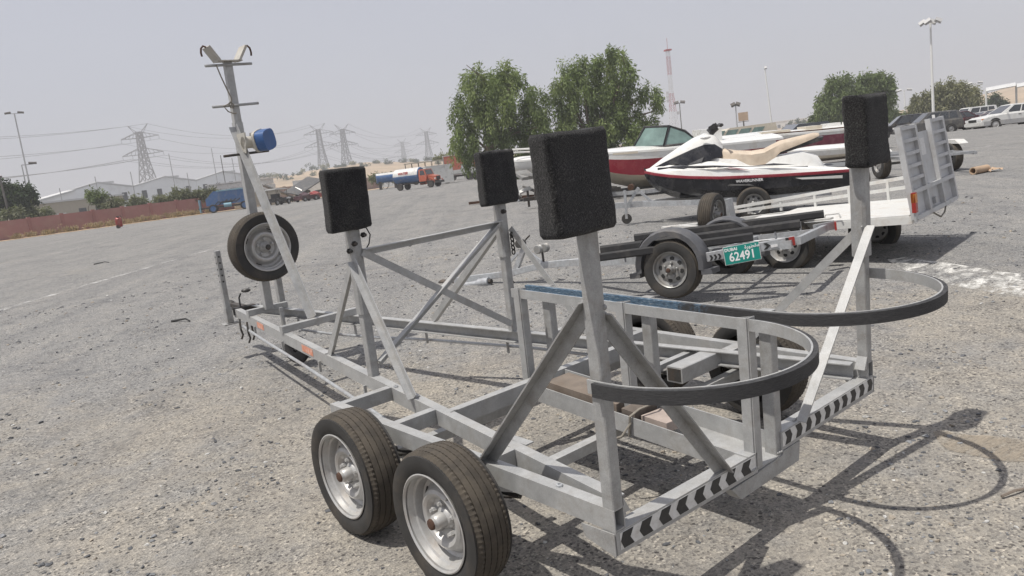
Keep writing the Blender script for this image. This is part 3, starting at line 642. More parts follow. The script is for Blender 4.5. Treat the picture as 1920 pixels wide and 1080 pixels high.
# lighting conduit hung under the rails
for s in (0, 1):
    f = (lambda p: p) if s == 0 else mir; mb = MB()
    pts = [(rx(5.15)-.02, 5.15, .36), (rx(4.4)-.03, 4.4, .345), (rx(3.4)-.035, 3.4, .33), (rx(2.6)-.05, 2.6, .32), (.28, 1.95, .31), (.15, 1.3, .31)]
    if s: pts = [(W-1.14, 4.75, .285), (W-1.20, 4.3, .285), (W-1.29, 3.73, .30), (W-1.41, 3.13, .322), (W-1.49, 2.58, .338), (W-1.545, 2.14, .355), (W-1.60, 1.6, .36)]
    mb.tube([f(p) for p in pts], .0115, 8); c = mb.build('conduit', M['galv'], bt)
    for y in (4.75, 3.95, 3.1, 2.3):
        mb = MB(); x = rx(y)+(-.012 if s == 0 else .012); mb.bar(f((x, y, .335 - .03*s)), f((x, y, .41)), .018, .010, up=(0, 1, 0)); mb.build('conduit_hanger', P_, bt, smooth=False)
for y, L_ in ((4.58, .20), (3.36, .24)):
    mb = MB(); d = Vector((.146, 1, 0)).normalized(); p = Vector((rx(y)-.0022, y, ZR-.038)); mb.bar(p - d*L_/2, p + d*L_/2, .0016, .05); mb.build('sticker', M['sticker'], bt, smooth=False)
# mast with rungs, bow cradle, brace and winch
MY = 4.90
mb = MB(); mb.bar((CX, MY, ZR+.03), (CX+.012, MY, 2.13), .072, .066, up=(0, 1, 0), ch=.003); mb.bar((CX+.012, MY, 2.12), (CX+.018, MY, 2.625), .062, .058, up=(0, 1, 0), ch=.003); mast = mb.build('mast', P_, bt)
for z, dx in ((2.595, .0), (2.265, .0), (1.86, .02)):
    mb = MB(); mb.cyl((CX+.013-.20+dx, MY-.034, z), (CX+.013+.20+dx, MY-.034, z+.01), .011, 8); mb.build('rung', M['dark_steel'] if z < 1.9 else PR, mast)
mb = MB(); mb.bar((CX-.10+.018, MY-.01, 2.632), (CX+.11+.018, MY-.01, 2.632), .10, .010)
for s in (-1, 1):
    mb.prism([(CX+.018+s*.075, MY-.075, 2.638), (CX+.018+s*.075, MY+.065, 2.638), (CX+.018+s*.150, MY+.065, 2.755), (CX+.018+s*.150, MY-.075, 2.755)], (s*.016, 0, -.012))
mb.build('bow_cradle', M['beige'], mast, smooth=False)
for s in (-1, 1):
    mb = MB(); x = CX+.018+s*.165; mb.tube([(x, MY-.02, 2.745), (x+s*.022, MY-.02, 2.755), (x+s*.042, MY-.02, 2.735), (x+s*.048, MY-.02, 2.70), (x+s*.044, MY-.02, 2.672)], .008, 6); mb.build('hook', M['rust'], mast)
brace_m = MB(); brace_m.sweep(L_prof(.058, .05, .006, 1, 1), (CX-.025, MY-.040, 2.09), (CX-.035, 3.95, ZR+.054)); brace_m.build('mast_brace', P_, bt, smooth=False)
mb = MB(); mb.prism([(CX-.05, MY-.06, 1.92), (CX-.05, MY-.10, 2.03), (CX-.05, MY-.26, 2.03), (CX-.05, MY-.22, 1.86)], (.01, 0, 0)); mb.prism([(CX+.06, MY-.06, 1.92), (CX+.06, MY-.10, 2.03), (CX+.06, MY-.26, 2.03), (CX+.06, MY-.22, 1.86)], (.01, 0, 0)); mb.cyl((CX-.05, MY-.20, 1.95), (CX+.07, MY-.20, 1.95), .05, 14)
wi = mb.build('winch', M['beige'], bt)
mb = MB(); pts = []
for k in range(16):
    t = 2*math.pi*k/16; c, s_ = math.cos(t), math.sin(t); pts.append((CX+.095, MY-.235 + .085*math.copysign(abs(c)**.6, c), 1.955 + .085*math.copysign(abs(s_)**.6, s_)))
wrot = Matrix.Translation((CX+.06, MY-.235, 1.955)) @ Matrix.Rotation(R_(-58), 4, 'Z') @ Matrix.Rotation(R_(14), 4, 'X') @ Matrix.Translation((-CX-.06, -MY+.235, -1.955))
mb.prism(pts, (.085, 0, 0)); mb.build('winch_cover', M['blue_paint'], wi).matrix_local = wrot
mb = MB(); pts2 = [(p[0]-.026, p[1]+(p[1]-(MY-.235))*.06, p[2]+(p[2]-1.955)*.06) for p in pts]; mb.prism(pts2, (.024, 0, 0)); mb.build('cover_rim', M['beige'], wi).matrix_local = wrot
# spare wheel bolted to the mast
wh = make_wheel(bt, style='dish', rimmat=M['rim'], flat=None, rust=False); wh.name = 'spare_wheel'; wh.location = (CX-.035, 4.60, 1.075); wh.rotation_euler = (0, 0, math.pi/2)
# cord looped over the rungs
mb = MB(); mb.tube([(CX-.10, MY-.05, 2.60), (CX-.075, MY-.05, 2.50), (CX-.045, MY-.05, 2.40), (CX-.022, MY-.05, 2.33), (CX-.03, MY-.055, 2.27)], .0055, 6)
mb.tube([(CX-.03, MY-.055, 2.30), (CX-.055, MY-.06, 2.285), (CX-.045, MY-.06, 2.25), (CX-.02, MY-.06, 2.245), (CX-.015, MY-.06, 2.275), (CX-.035, MY-.06, 2.29), (CX-.10, MY-.055, 2.265), (CX-.07, MY-.055, 2.22), (CX-.02, MY-.052, 2.20), (CX+.0, MY-.05, 2.205)], .0055, 6)
ob = mb.build('cord', M['rope'], None); ob.matrix_world = TM; tag(ob, 'grey cord looped over the top rungs of the tall mast', 'cord')
# wood packing lying in the keel channel
def wood(pts, d, label, m=None):
    mb = MB(); mb.prism(pts, d); o = mb.build('wood_block', m or M['wood'], None, smooth=False); o.matrix_world = TM; return tag(o, label, 'wood block')
wood([(.83, .72, .402), (1.00, .72, .402), (1.00, 1.20, .436), (.83, 1.20, .436)], (0, 0, .050), 'long brown plank lying at the front end of the keel channel')
wood([(.845, .44, .366), (.975, .42, .366), (.985, .57, .372), (.85, .59, .372)], (0, 0, .045), 'pale square wood block tied across the middle of the keel channel', mat('pale_wood', (0.36, 0.30, 0.265), .85, 0, .15, 20))
wood([(.82, .60, .378), (.98, .60, .378), (.98, .68, .384), (.82, .68, .384)], (0, 0, .060), 'dark weathered wood block behind the pale one in the keel channel', mat('dark_wood', (0.12, 0.10, 0.085), .85, 0, .3, 20))
mb = MB(); mb.tube([(.79, .62, .33), (.785, .60, .43), (.83, .58, .455), (.92, .56, .462), (1.0, .58, .44), (1.068, .60, .44), (1.075, .62, .35)], .006, 6); mb.tube([(.79, .60, .40), (.74, .62, .345), (.70, .66, .33)], .005, 6)
ob = mb.build('rope', M['rope'], None); ob.matrix_world = TM; tag(ob, 'pale rope tied round the keel channel and its wood blocks', 'rope')
# ================================================================ small trailers behind
G_ = M['galv']; WM = M['white_metal']
def text_mesh(body, size, name, m, parent, origin, right, up, align='CENTER', bold=0.0, sx=1.0, lift=.0):
    cu = bpy.data.curves.new(name, 'FONT'); cu.body = body; cu.size = size; cu.align_x = align; cu.align_y = 'CENTER'; cu.extrude = .0008; cu.offset = bold; cu.resolution_u = 3
    t = bpy.data.objects.new(name, cu); COL.objects.link(t); dg = bpy.context.evaluated_depsgraph_get(); dg.update()
    me = bpy.data.meshes.new_from_object(t.evaluated_get(dg)); bpy.data.objects.remove(t); me.name = name; me.materials.clear(); me.materials.append(m)
    r = Vector(right).normalized(); u = Vector(up); u = (u - r*u.dot(r)).normalized(); n = r.cross(u); o_ = Vector(origin) + n*lift
    me.transform(Matrix(((r.x*sx, u.x, n.x, o_.x), (r.y*sx, u.y, n.y, o_.y), (r.z*sx, u.z, n.z, o_.z), (0, 0, 0, 1))))
    ob = bpy.data.objects.new(name, me); COL.objects.link(ob)
    if parent is not None: ob.parent = parent
    return ob
def fender(parent, c, w, r, a0, a1, side, mats, patch=None):
    """rounded mudguard over a wheel; c = hub, side -1 left / +1 right"""
    mb = MB(); rings = []
    for k in range(15):
        t = R_(a0 + (a1-a0)*k/14); cy, cz = math.cos(t), math.sin(t); ring = []
        for dx, dr in ((-w/2, -.05), (-w/2-.004, 0), (-w/2+.025, .022), (0, .03), (w/2-.025, .022), (w/2+.004, 0), (w/2, -.02), (w/2-.03, -.004), (-w/2+.012, -.008)):
            ring.append((c[0]+dx*(1 if side < 0 else -1), c[1]+cy*(r+dr), c[2]+cz*(r+dr)))
        rings.append(ring)
    mb.loft(rings)
    for e in (0, 14):
        t = R_(a0 + (a1-a0)*e/14); mb.box((c[0], c[1]+math.cos(t)*(r+.03), c[2]+math.sin(t)*r-.015), (w, .11, .05))
    fo = mb.build('mudguard', mats, parent, sharp=45)
    if patch:
        mb = MB(); q = []
        for k in range(6):
            t = R_(patch[0] + (patch[1]-patch[0])*k/5); q.append([(c[0]+dx, c[1]+math.cos(t)*(r+.0325-abs(dx)*.06), c[2]+math.sin(t)*(r+.0325-abs(dx)*.06)) for dx in (-w*.42, w*.30)])
        mb.loft(q, closed=False); mb.build('reflector', M['tape_white'], fo)
    return fo
ST = tilt(4.905, 3.137, -15, -4.4, 3.0)
st = thing('ski_trailer', 'galvanised jet ski trailer with two black bunks and a green number plate', 'trailer', None, ST)
for x, y, z, s in ((-.80, 0, .29, -1), (.80, -.06, .26, 1)):
    wh = make_wheel(st, .178, .29, .165, 'spoke', M['rim_dull'], None, 84); wh.location = (x, y, z); wh.rotation_euler = (R_(12), 0, 0 if s < 0 else math.pi)
    fender(st, (x-s*.09, y, z+.03), .20, .345, -8, 190, s, M['fender'], (28, 62) if s < 0 else None)
mb = MB(); mb.bar((-.70, 0, .30), (.70, -.06, .27), .05, .05); mb.build('axle', G_, st)
mb = MB(); mb.bar((0, 3.32, .285), (0, 2.45, .31), .055, .075, ch=.004); mb.bar((0, 2.46, .31), (0, 1.95, .375), .055, .075, ch=.004); mb.bar((0, 1.96, .375), (0, -.95, .385), .055, .08, ch=.004); mb.build('tongue_beam', G_, st)
for s in (-1, 1):
    mb = MB(); mb.bar((s*.03, 1.55, .375), (s*.50, .62, .385), .045, .075); mb.bar((s*.50, .63, .385), (s*.50, -1.08, .40), .045, .075); mb.build('side_frame', G_, st)
for y in (.55, -.45): mb = MB(); mb.bar((-.50, y, .40), (.50, y, .40), .04, .05); mb.build('cross_tube', G_, st)
for p, q in (((-.759, .739, .545), (-.075, -1.06, .545)), ((.356, .889, .555), (.877, -1.064, .555))):
    mb = MB(); d = (Vector(q)-Vector(p)).normalized(); mb.bar(p, q, .075, .085, ch=.018); b_ = mb.build('bunk', M['bunk'], st)
    for t in (.12, .5, .88): mb = MB(); c = Vector(p).lerp(Vector(q), t); mb.bar((c.x, c.y, .39), (c.x, c.y, .505), .04, .012, up=(0, 1, 0)); mb.build('bunk_bracket', G_, st, smooth=False)
# second low bunk in front, partly behind the mudguard
mb = MB(); mb.bar((-.98, .70, .49), (-.45, -.72, .50), .06, .08, ch=.014); mb.build('bunk', M['bunk'], st)
# winch post with rollers, coupling with the jack folded on the ground
mb = MB(); mb.bar((0, 2.35, .34), (0, 2.18, .60), .05, .06); mb.bar((0, 1.95, .40), (0, 2.20, .60), .04, .04); mb.bar((-.0, 2.55, .35), (.0, 2.28, .55), .03, .03); mb.build('winch_post', G_, st)
mb = MB(); mb.cyl((-.05, 2.22, .66), (.05, 2.22, .66), .05, 14, 0); mb.tube([(.05, 2.22, .66), (.10, 2.20, .70), (.10, 2.14, .74)], .010, 6, 0); mb.build('winch', M['dark_steel'], st)
for s in (-1, 1): mb = MB(); mb.lathe([(-.035, 0), (-.035, .045), (-.02, .055), (0, .036), (.02, .055), (.035, .045), (.035, 0)], 16, Matrix.Translation((s*.075, 1.93, .575))); mb.build('bow_roller', M['rim_dull'], st)
mb = MB(); mb.bar((0, 1.93, .40), (0, 1.93, .57), .02, .02); mb.build('roller_arm', M['dark_steel'], st)
mb = MB(); mb.bar((0, 3.30, .28), (0, 3.46, .27), .05, .06); mb.blob((0, 3.52, .275), (.045, .08, .04), sub=2); mb.tube([(.0, 3.35, .31), (0, 3.42, .345), (0, 3.34, .36)], .012, 6); mb.build('coupling', M['dark_steel'], st)
mb = MB(); mb.tube([(-.10, 3.46, .20), (-.10, 2.85, .235)], .038, 12, 0); mb.tube([(-.10, 2.86, .235), (-.10, 2.70, .245)], .055, 12, 0); mb.tube([(-.10, 2.70, .245), (-.10, 2.66, .248)], .03, 8, 1); mb.build('jack', [M['galv'], M['dark_steel']], st)
for y in (3.1, 2.45): mb = MB(); mb.tube([(.02, y, .25), (.03, y-.05, .16), (.0, y-.10, .10)], .009, 6); mb.build('chain', M['dark_steel'], st)
# lamp board with the number plate
A = Vector((-.835, -.395, .385)); B = Vector((-.432, -1.09, .425)); d = (B-A).normalized(); nrm = Vector((d.y, -d.x, 0)).normalized()
mb = MB(); mb.bar(A, B, .045, .085, ch=.003); lb = mb.build('lamp_board', G_, st)
mb = MB(); mb.bar(B - d*.055 + nrm*.024, B - d*.004 + nrm*.024, .004, .082); mb.build('tail_light', M['red_lens'], lb, smooth=False)
mb = MB(); mb.bar(B - d*.085 + nrm*.024, B - d*.056 + nrm*.024, .004, .082); mb.build('tail_light', M['cable'], lb, smooth=False)
for t0, n_ in ((.02, 3),):
    for k in range(n_):
        mb = MB(); c = A + d*(t0 + .038*k) + nrm*.0250 - Vector((0, 0, .012)); u = Vector((0, 0, 1)); pts = [c + d*a + u*b for a, b in ((0, -.026), (.02, -.026), (.034, 0), (.02, .026), (0, .026), (.014, 0))]; mb.prism(pts, nrm*.002); mb.build('chevron', M['cable'], lb, smooth=False)
pc = A + d*.315 + nrm*.036 + Vector((0, 0, -.022))
M['plate_green'] = mat('plate_green', (0.005, 0.24, 0.20), 0.35, 0, .06, 10)
mb = MB(); mb.bar(pc - d*.165, pc + d*.165, .004, .170); pl = mb.build('number_plate', M['tape_white'], lb, smooth=False)
mb = MB(); mb.bar(pc - d*.160 + nrm*.0016, pc + d*.160 + nrm*.0016, .004, .160); mb.build('plate_face', M['plate_green'], pl, smooth=False)
M['plate_white'] = mat('plate_white', (0.80, 0.80, 0.80), 0.5, 0, .03)
up = Vector((0, 0, 1))
text_mesh('62491', .112, 'plate_number', M['plate_white'], st, pc - up*.022, d, up, bold=.0022, sx=.86, lift=.0046).parent = lb
text_mesh('DUBAI', .040, 'plate_city', M['plate_white'], st, pc + up*.052 - d*.098, d, up, bold=.0012, lift=.0046).parent = lb
text_mesh('\uFE93\uFEAD\uFEEE\uFEC4\uFED8\uFEE3', .046, 'plate_word', M['plate_white'], st, pc + up*.052 + d*.095, d, up, bold=.0008, lift=.0046).parent = lb
mb = MB(); c = A + d*.545 + nrm*.0250; mb.prism([c + d*a + up*b for a, b in ((-.03, -.03), (.0, -.03), (.035, 0), (.0, .03), (-.03, .03), (.0, 0))], nrm*.003); mb.build('chevron', M['cable'], lb, smooth=False)
mb = MB(); c = A + d*.61 + nrm*.03 - up*.01; mb.bar(c - d*.03, c + d*.03, .012, .022); mb.build('plate_lamp', M['white_lens'], lb, smooth=False)
mb = MB(); mb.bar((-.40, -1.11, .415), (.62, -1.12, .425), .05, .07); mb.build('rear_crossbar', G_, st, smooth=False)
mb = MB(); mb.bar((.62, -1.02, .43), (.80, -1.16, .43), .05, .085); mb.build('lamp_bracket', G_, st, smooth=False)
mb = MB(); mb.bar((.80, -1.185, .43), (.66, -1.215, .43), .02, .085); mb.build('tail_light', M['red_lens'], st, smooth=False)

# ---------------------------------------------------------------- flatbed with its loading ramp up
FM = tilt(7.3, 2.6, -7, -3.6)
ft = thing('flatbed_trailer', 'low white flatbed trailer with a ribbed grey loading ramp standing upright at its end', 'trailer', None, FM)
x0, x1 = -1.05, .60
for x, y, z, s in ((-1.30, .36, .27, -1), (.44, -.06, .16, 1)):
    wh = make_wheel(ft, .185, .295, .18, 'spoke', M['rim'], None, 84); wh.location = (x, y, z); wh.rotation_euler = (R_(5), 0, 0 if s < 0 else math.pi)
mb = MB(); mb.span(x0, x1, -.86, .95, .455, .475)
mb.build('deck', M['white_metal'], ft, smooth=False)
for a in (x0+.02, x1-.02): mb = MB(); mb.bar((a, -.88, .42), (a, .95, .42), .05, .075); mb.build('side_beam', WM, ft, smooth=False)
for y in (-.86, .93): mb = MB(); mb.bar((x0, y, .415), (x1, y, .415), .05, .07); mb.build('cross_beam', WM, ft, smooth=False)
for p, q in (((x0+.1, .95, .42), (-.22, 2.25, .44)), ((x1-.05, .95, .42), (-.18, 2.25, .44)), ((-.20, 2.0, .44), (-.24, 2.52, .445))): mb = MB(); mb.bar(p, q, .05, .06); mb.build('drawbar', WM, ft, smooth=False)
mb = MB(); mb.bar((-.30, 2.42, .46), (-.16, 2.42, .46), .12, .02); mb.build('hitch_plate', WM, ft, smooth=False)
for z0, z1 in ((.76, .56), (.63, .50)): mb = MB(); mb.bar((x1, -.86, z0), (x1-.02, 1.85, z1), .035, .04); mb.build('side_rail', WM, ft, smooth=False)
for t in (.08, .25, .42, .58, .75, .92): mb = MB(); y = -.86+2.71*t; mb.bar((x1-.01, y, .46), (x1-.01, y, .76-.20*t), .035, .03, up=(0, 1, 0)); mb.build('rail_post', WM, ft, smooth=False)
mb = MB(); mb.bar((x0-.02, .92, .49), (x0-.02, -.1, .505), .10, .02); mb.bar((x0-.16, .66, .60), (x0-.16, .08, .60), .22, .012); mb.prism([(x0-.05, .66, .606), (x0-.05, .92, .47), (x0-.27, .92, .47), (x0-.27, .66, .606)], (0, .004, -.01)); mb.build('mudguard', WM, ft, smooth=False)
mb = MB(); mb.tube([(x0-.03, -.02, .50), (x0-.03, -.04, .55), (x0-.03, -.18, .555), (x0-.03, -.20, .505)], .010, 6); mb.build('handle', WM, ft)
for p in ((-.45, 1.62), (.08, 1.60)):
    mb = MB(); x, y = p; mb.prism([(x-.10, y, .45), (x+.05, y, .45), (x+.01, y, .74), (x-.13, y, .74)], (0, .05, 0)); mb.build('wheel_chock', G_, ft, smooth=False)
# the ramp: two ribbed tracks and a plain middle sheet
rz0, rz1 = .42, 1.36; RY = -.90
rp = None
def rib(p, q, w_, h_): mb = MB(); mb.bar(p, q, w_, h_, up=(0, -1, 0)); return mb
mb = MB(); mb.span(x0+.03, x1-.03, RY+.012, RY+.018, rz0+.02, rz1-.09); rampo = mb.build('ramp', M['ramp_grey'], ft, smooth=False)
for a, b_, top in ((x0, x0+.56, rz1), (x1-.56, x1, rz1+.02)):
    mb = MB(); mb.span(a, b_, RY+.006, RY+.011, rz0+.26, top); mb.build('track_sheet', M['ramp_grey'], rampo, smooth=False)
    for x in (a+.02, b_-.02): mb = MB(); mb.span(x-.025, x+.025, RY-.035, RY+.02, rz0, top+.005); mb.build('ramp_edge', M['ramp_grey'], rampo, smooth=False)
    for k in range(6):
        z = rz0 + .27 + (top-rz0-.29)*k/5; mb = MB(); mb.span(a+.045, b_-.045, RY-.03, RY+.005, z-.018, z+.018); mb.build('ramp_rib', M['ramp_grey'], rampo, smooth=False)
for z in (rz0+.01, rz0+.27): mb = MB(); mb.span(x0+.045, x1-.045, RY-.034, RY+.019, z-.021, z+.021); mb.build('ramp_rib', M['ramp_grey'], rampo, smooth=False)
mb = MB(); mb.span((x0+x1)/2-.10, (x0+x1)/2+.06, RY+.007, RY+.011, rz0+.60, rz0+.78); mb.build('ramp_sticker', M['tape_white'], rampo, smooth=False)
mb = MB(); mb.span((x0+x1)/2-.02, (x0+x1)/2+.05, RY-.02, RY+.01, rz0+.06, rz0+.13); mb.build('latch', G_, rampo, smooth=False)
mb = MB(); mb.tube([((x0+x1)/2-.2, RY, rz0), ((x0+x1)/2+.05, RY-.02, rz0-.10), ((x0+x1)/2+.3, RY, rz0-.08), ((x0+x1)/2+.42, RY, rz0+.0)], .009, 6); mb.build('ramp_cable', M['rope'], rampo)
mb = MB(); mb.span(x0-.07, x0-.005, RY-.05, RY-.01, .50, .70, 0); mb.span(x0-.07, x0-.005, RY-.052, RY-.008, .60, .69, 1); mb.bar((x0-.035, RY-.03, .40), (x0-.035, RY-.03, .50), .04, .02, mi=2); mb.build('tail_light', [M['red_lens'], M['orange_lens'], G_], ft, smooth=False)
mb = MB(); mb.tube([(x1-.3, -.5, .5), (x1-.28, -.55, .72), (x1-.1, -.62, .74), (x1, -.72, .98)], .016, 6); mb.build('ramp_spring', G_, ft)
pv_ = Matrix.Translation((0, RY, rz0)); rampo.matrix_local = pv_ @ Matrix.Rotation(R_(-5.5), 4, 'X') @ pv_.inverted()
# spare wheel wedged upright on the drawbar
sp = thing('spare_wheel', 'worn grey tyre on a wheel standing on the white drawbar', 'wheel', None, FM @ Matrix.Translation((-.50, 1.52, .60)) @ Matrix.Rotation(R_(95), 4, 'Z') @ Matrix.Rotation(R_(-6), 4, 'Y'))
make_wheel(sp, .185, .275, .17, 'spoke', M['rim_dull'], None, 84)

# ---------------------------------------------------------------- jet ski on its own trailer
JX, JY = 9.93, 5.78
jm = tilt(JX, JY, -32.6, 0.5)
jt = thing('ski_trailer', 'rusty galvanised trailer carrying the white and black jet ski', 'trailer', None, jm)
for s in (-1, 1):
    mb = MB(); mb.bar((s*.42, -1.3, .33), (s*.42, .9, .33), .05, .09); mb.bar((s*.42, .88, .33), (s*.04, 1.75, .33), .05, .09); mb.build('side_frame', G_ if s < 0 else M['white_metal'], jt, smooth=False)
    mb = MB(); mb.bar((s*.25, -1.3, .41), (s*.25, 1.1, .43), .10, .05); mb.build('bunk', M['bunk'], jt)
    wh = make_wheel(jt, .165, .27, .16, 'spoke', M['rim_dull'], None, 60); wh.location = (s*.78, -.10, .27); wh.rotation_euler = (0, 0, 0 if s < 0 else math.pi)
mb = MB(); mb.bar((0, 1.55, .33), (0, 2.35, .33), .06, .10); mb.build('tongue_beam', G_, jt, smooth=False)
mb = MB(); mb.bar((-.7, -.1, .27), (.7, -.1, .27), .05, .05); mb.build('axle', M['rust'], jt)
mb = MB(); mb.bar((0, 2.0, .37), (0, 1.82, .62), .06, .05); mb.bar((0, 1.62, .37), (0, 1.86, .60), .05, .04); mb.build('winch_post', G_, jt, smooth=False)
mb = MB(); mb.cyl((-.07, 1.95, .64), (.07, 1.95, .64), .055, 12); mb.build('winch', M['rust'], jt)
mb = MB(); mb.bar((-.12, 2.05, .10), (-.12, 2.05, .60), .045, .045, up=(0, 1, 0)); mb.cyl((-.14, 2.05, .10), (-.10, 2.05, .10), .09, 14, 1); mb.build('jockey_stand', [G_, M['tyre']], jt)
mb = MB(); mb.bar((0, 2.35, .33), (0, 2.55, .32), .05, .05); mb.blob((0, 2.58, .32), (.05, .08, .05), sub=1); mb.build('coupling', M['rust'], jt)

JS = jm @ Matrix.Translation((0, 0, .26)) @ Matrix.Rotation(R_(0.3), 4, 'X')
js = thing('jet_ski', 'white and black jet ski with a tan seat and dark red stripe on a trailer', 'jet ski', None, JS)
def itp(y, tab):
    ys = [t[0] for t in tab]; return [float(np.interp(y, ys, [t[i] for t in tab])) for i in range(1, len(tab[0]))]
HT = [(-1.60, .50, .40, .10, .16), (-1.2, .57, .405, .06, .12), (-.4, .60, .42, .02, .10), (.4, .58, .45, .02, .12), (.9, .48, .49, .06, .19), (1.25, .34, .53, .15, .29), (1.5, .19, .57, .28, .40), (1.64, .08, .60, .42, .50), (1.70, .02, .61, .54, .57)]
ST_ = [-1.6, -1.4, -1.1, -.8, -.5, -.2, .1, .4, .65, .9, 1.1, 1.25, 1.4, 1.5, 1.58, 1.64, 1.70]
mb = MB(); rings = []
for y in ST_:
    b_, g, k, ch = itp(y, HT); rings.append([(-b_, y, g), (-b_*.97, y, ch+.12), (-b_*.80, y, ch), (-b_*.4, y, (ch+k)/2), (0, y, k), (b_*.4, y, (ch+k)/2), (b_*.80, y, ch), (b_*.97, y, ch+.12), (b_, y, g)])
mb.loft(rings); mb.build('hull', M['gel_black'], js, sharp=30)
mb = MB(); rings = []
for y in ST_:
    b_, g, k, ch = itp(y, HT); rings.append([(-b_-.012, y, g-.02), (-b_-.016, y, g+.0), (-b_-.010, y, g+.028), (b_+.010, y, g+.028), (b_+.016, y, g), (b_+.012, y, g-.02)])
mb.loft(rings); mb.build('bumper_stripe', M['gel_red'], js)
DT = [(-1.60, .03, .05), (-1.2, .05, .07), (-1.0, .09, .10), (-.5, .13, .14), (.2, .16, .20), (.6, .17, .26), (.9, .15, .28), (1.25, .11, .20), (1.5, .06, .10), (1.70, .01, .015)]
mb = MB(); rings = []
for y in ST_:
    b_, g, k, ch = itp(y, HT); s1, s2 = itp(y, DT); g += .026
    rings.append([(-b_, y, g), (-b_*.96, y, g+s1*.62), (-b_*.80, y, g+s1), (-b_*.52, y, g+s1*.9 if y < .3 else g+s2*.95), (0, y, g+s1*.9 if y < .3 else g+s2), (b_*.52, y, g+s1*.9 if y < .3 else g+s2*.95), (b_*.80, y, g+s1), (b_*.96, y, g+s1*.62), (b_, y, g)])
mb.loft(rings); mb.build('deck', M['gel_white'], js, sharp=40)
# pedestal under the seat
mb = MB(); rings = []
for y, hw, z in ((-1.22, .20, .50), (-1.12, .26, .66), (-.9, .28, .74), (-.5, .28, .70), (0, .27, .70), (.35, .26, .74), (.6, .22, .80)):
    rings.append([(-hw*1.25, y, .44), (-hw*1.15, y, z-.12), (-hw, y, z), (hw, y, z), (hw*1.15, y, z-.12), (hw*1.25, y, .44)])
mb.loft(rings); mb.build('seat_base', M['gel_white'], js, sharp=50)
mb = MB(); rings = []
for y, hw, z, t in ((.46, .10, .84, .10), (.36, .19, .90, .24), (.15, .25, .845, .27), (-.10, .29, .815, .27), (-.30, .29, .83, .24), (-.42, .27, .885, .24), (-.55, .25, .94, .17), (-.85, .22, .985, .12), (-1.08, .18, 1.02, .08), (-1.16, .12, 1.01, .04)):
    rings.append([(-hw*1.08, y, z-t), (-hw*1.05, y, z-.045), (-hw*.86, y, z-.006), (0, y, z+.008), (hw*.86, y, z-.006), (hw*1.05, y, z-.045), (hw*1.08, y, z-t)])
mb.loft(rings); mb.build('seat', M['seat'], js, sharp=50)
mb = MB(); mb.prism([(-.20, -.50, .72), (-.20, -1.20, .90), (-.20, -1.22, .955), (-.20, -1.05, .93), (-.20, -.52, .80)], (.40, 0, 0)); mb.build('grab_rail', M['plastic_black'], js, sharp=50)
# front cowl: black shield on white shell, mirrors and handlebar
mb = MB(); rings = []
for y, hw, z, zb in ((1.60, .05, .68, .60), (1.35, .17, .84, .62), (1.1, .25, .985, .64), (.85, .29, 1.12, .66), (.65, .29, 1.19, .70), (.48, .25, 1.14, .76), (.36, .18, .98, .78)):
    rings.append([(-hw*1.15, y, zb), (-hw, y, zb+(z-zb)*.62), (-hw*.62, y, z-.015), (0, y, z), (hw*.62, y, z-.015), (hw, y, zb+(z-zb)*.62), (hw*1.15, y, zb)])
mb.loft(rings, mis=[1, 0, 0, 0, 0, 1, 1]); mb.build('cowl', [M['gel_white'], M['gel_black']], js, sharp=40)
for s in (-1, 1):
    mb = MB(); mb.prism([(s*.272, 1.28, .755), (s*.31, .82, .93), (s*.32, .66, .80), (s*.36, .70, .72), (s*.35, .95, .69)], (s*.012, 0, .004)); mb.build('cowl_panel', M['gel_black'], js, smooth=False)
    mb = MB(); mb.blob((s*.335, .62, 1.12), (.05, .09, .035), sub=2); mb.build('mirror', M['gel_white'], js)
    # side graphics: dark slashes on the white flank
    for (ya, yb, za, zb_, m) in ((1.02, .25, .655, .595, 'gel_black'), (.80, .10, .625, .575, 'rim_dull'), (.52, -.05, .605, .555, 'gel_maroon'), (-.1, -.75, .605, .575, 'gel_black')):
        mb = MB(); w_ = .030
        bf = lambda y, z: s*(itp(y, HT)[0]*(.985 if z < .6 else .93)+.006)
        pts = [(bf(ya, za), ya, za), (bf((ya+yb)/2, (za+zb_)/2+w_), (ya+yb)/2, (za+zb_)/2 + w_), (bf(yb, zb_), yb, zb_), (bf((ya+yb)/2, (za+zb_)/2-.004), (ya+yb)/2, (za+zb_)/2-.004)]
        mb.prism(pts, (s*.006, 0, 0)); mb.build('flank_stripe', M[m], js, smooth=False)
    mb = MB(); mb.prism([(s*.588, .25, .335), (s*.597, -.05, .315), (s*.597, -.12, .29), (s*.592, .02, .300), (s*.585, .30, .322)], (s*.008, 0, 0)); mb.build('hull_stripe', M['rim_dull'], js, smooth=False)
    mb = MB(); mb.prism([(s*.588, -.75, .36), (s*.560, -1.45, .345), (s*.558, -1.45, .30), (s*.585, -.85, .33)], (s*.014, 0, 0)); mb.build('sponson', M['white_metal'], js, smooth=False)
for s in (-1, 1):   # long black shoulder line under the seat and down the nose
    q = [(1.45, .70, .008), (1.0, .70, .014), (.5, .67, .018), (0, .615, .018), (-.5, .575, .014), (-.95, .55, .006)]; mb = MB(); pts = []
    for y, z, w_ in q: pts.append((s*(itp(y, HT)[0]*.84), y, z-.035+w_))
    for y, z, w_ in q[::-1]: pts.append((s*(itp(y, HT)[0]*.90), y, z-.065-w_))
    n_ = len(q)
    for k in range(n_-1): mb.prism([pts[k], pts[k+1], pts[2*n_-2-k], pts[2*n_-1-k]], (s*.004, 0, .006))
    mb.build('shoulder_stripe', M['gel_black'], js, smooth=False)
text_mesh('WAVERUNNER', .062, 'hull_lettering', M['plate_white'], js, (-.601, -.05, .375), (0, -1, 0), (0, 0, 1), bold=.001, sx=1.0, lift=.004)
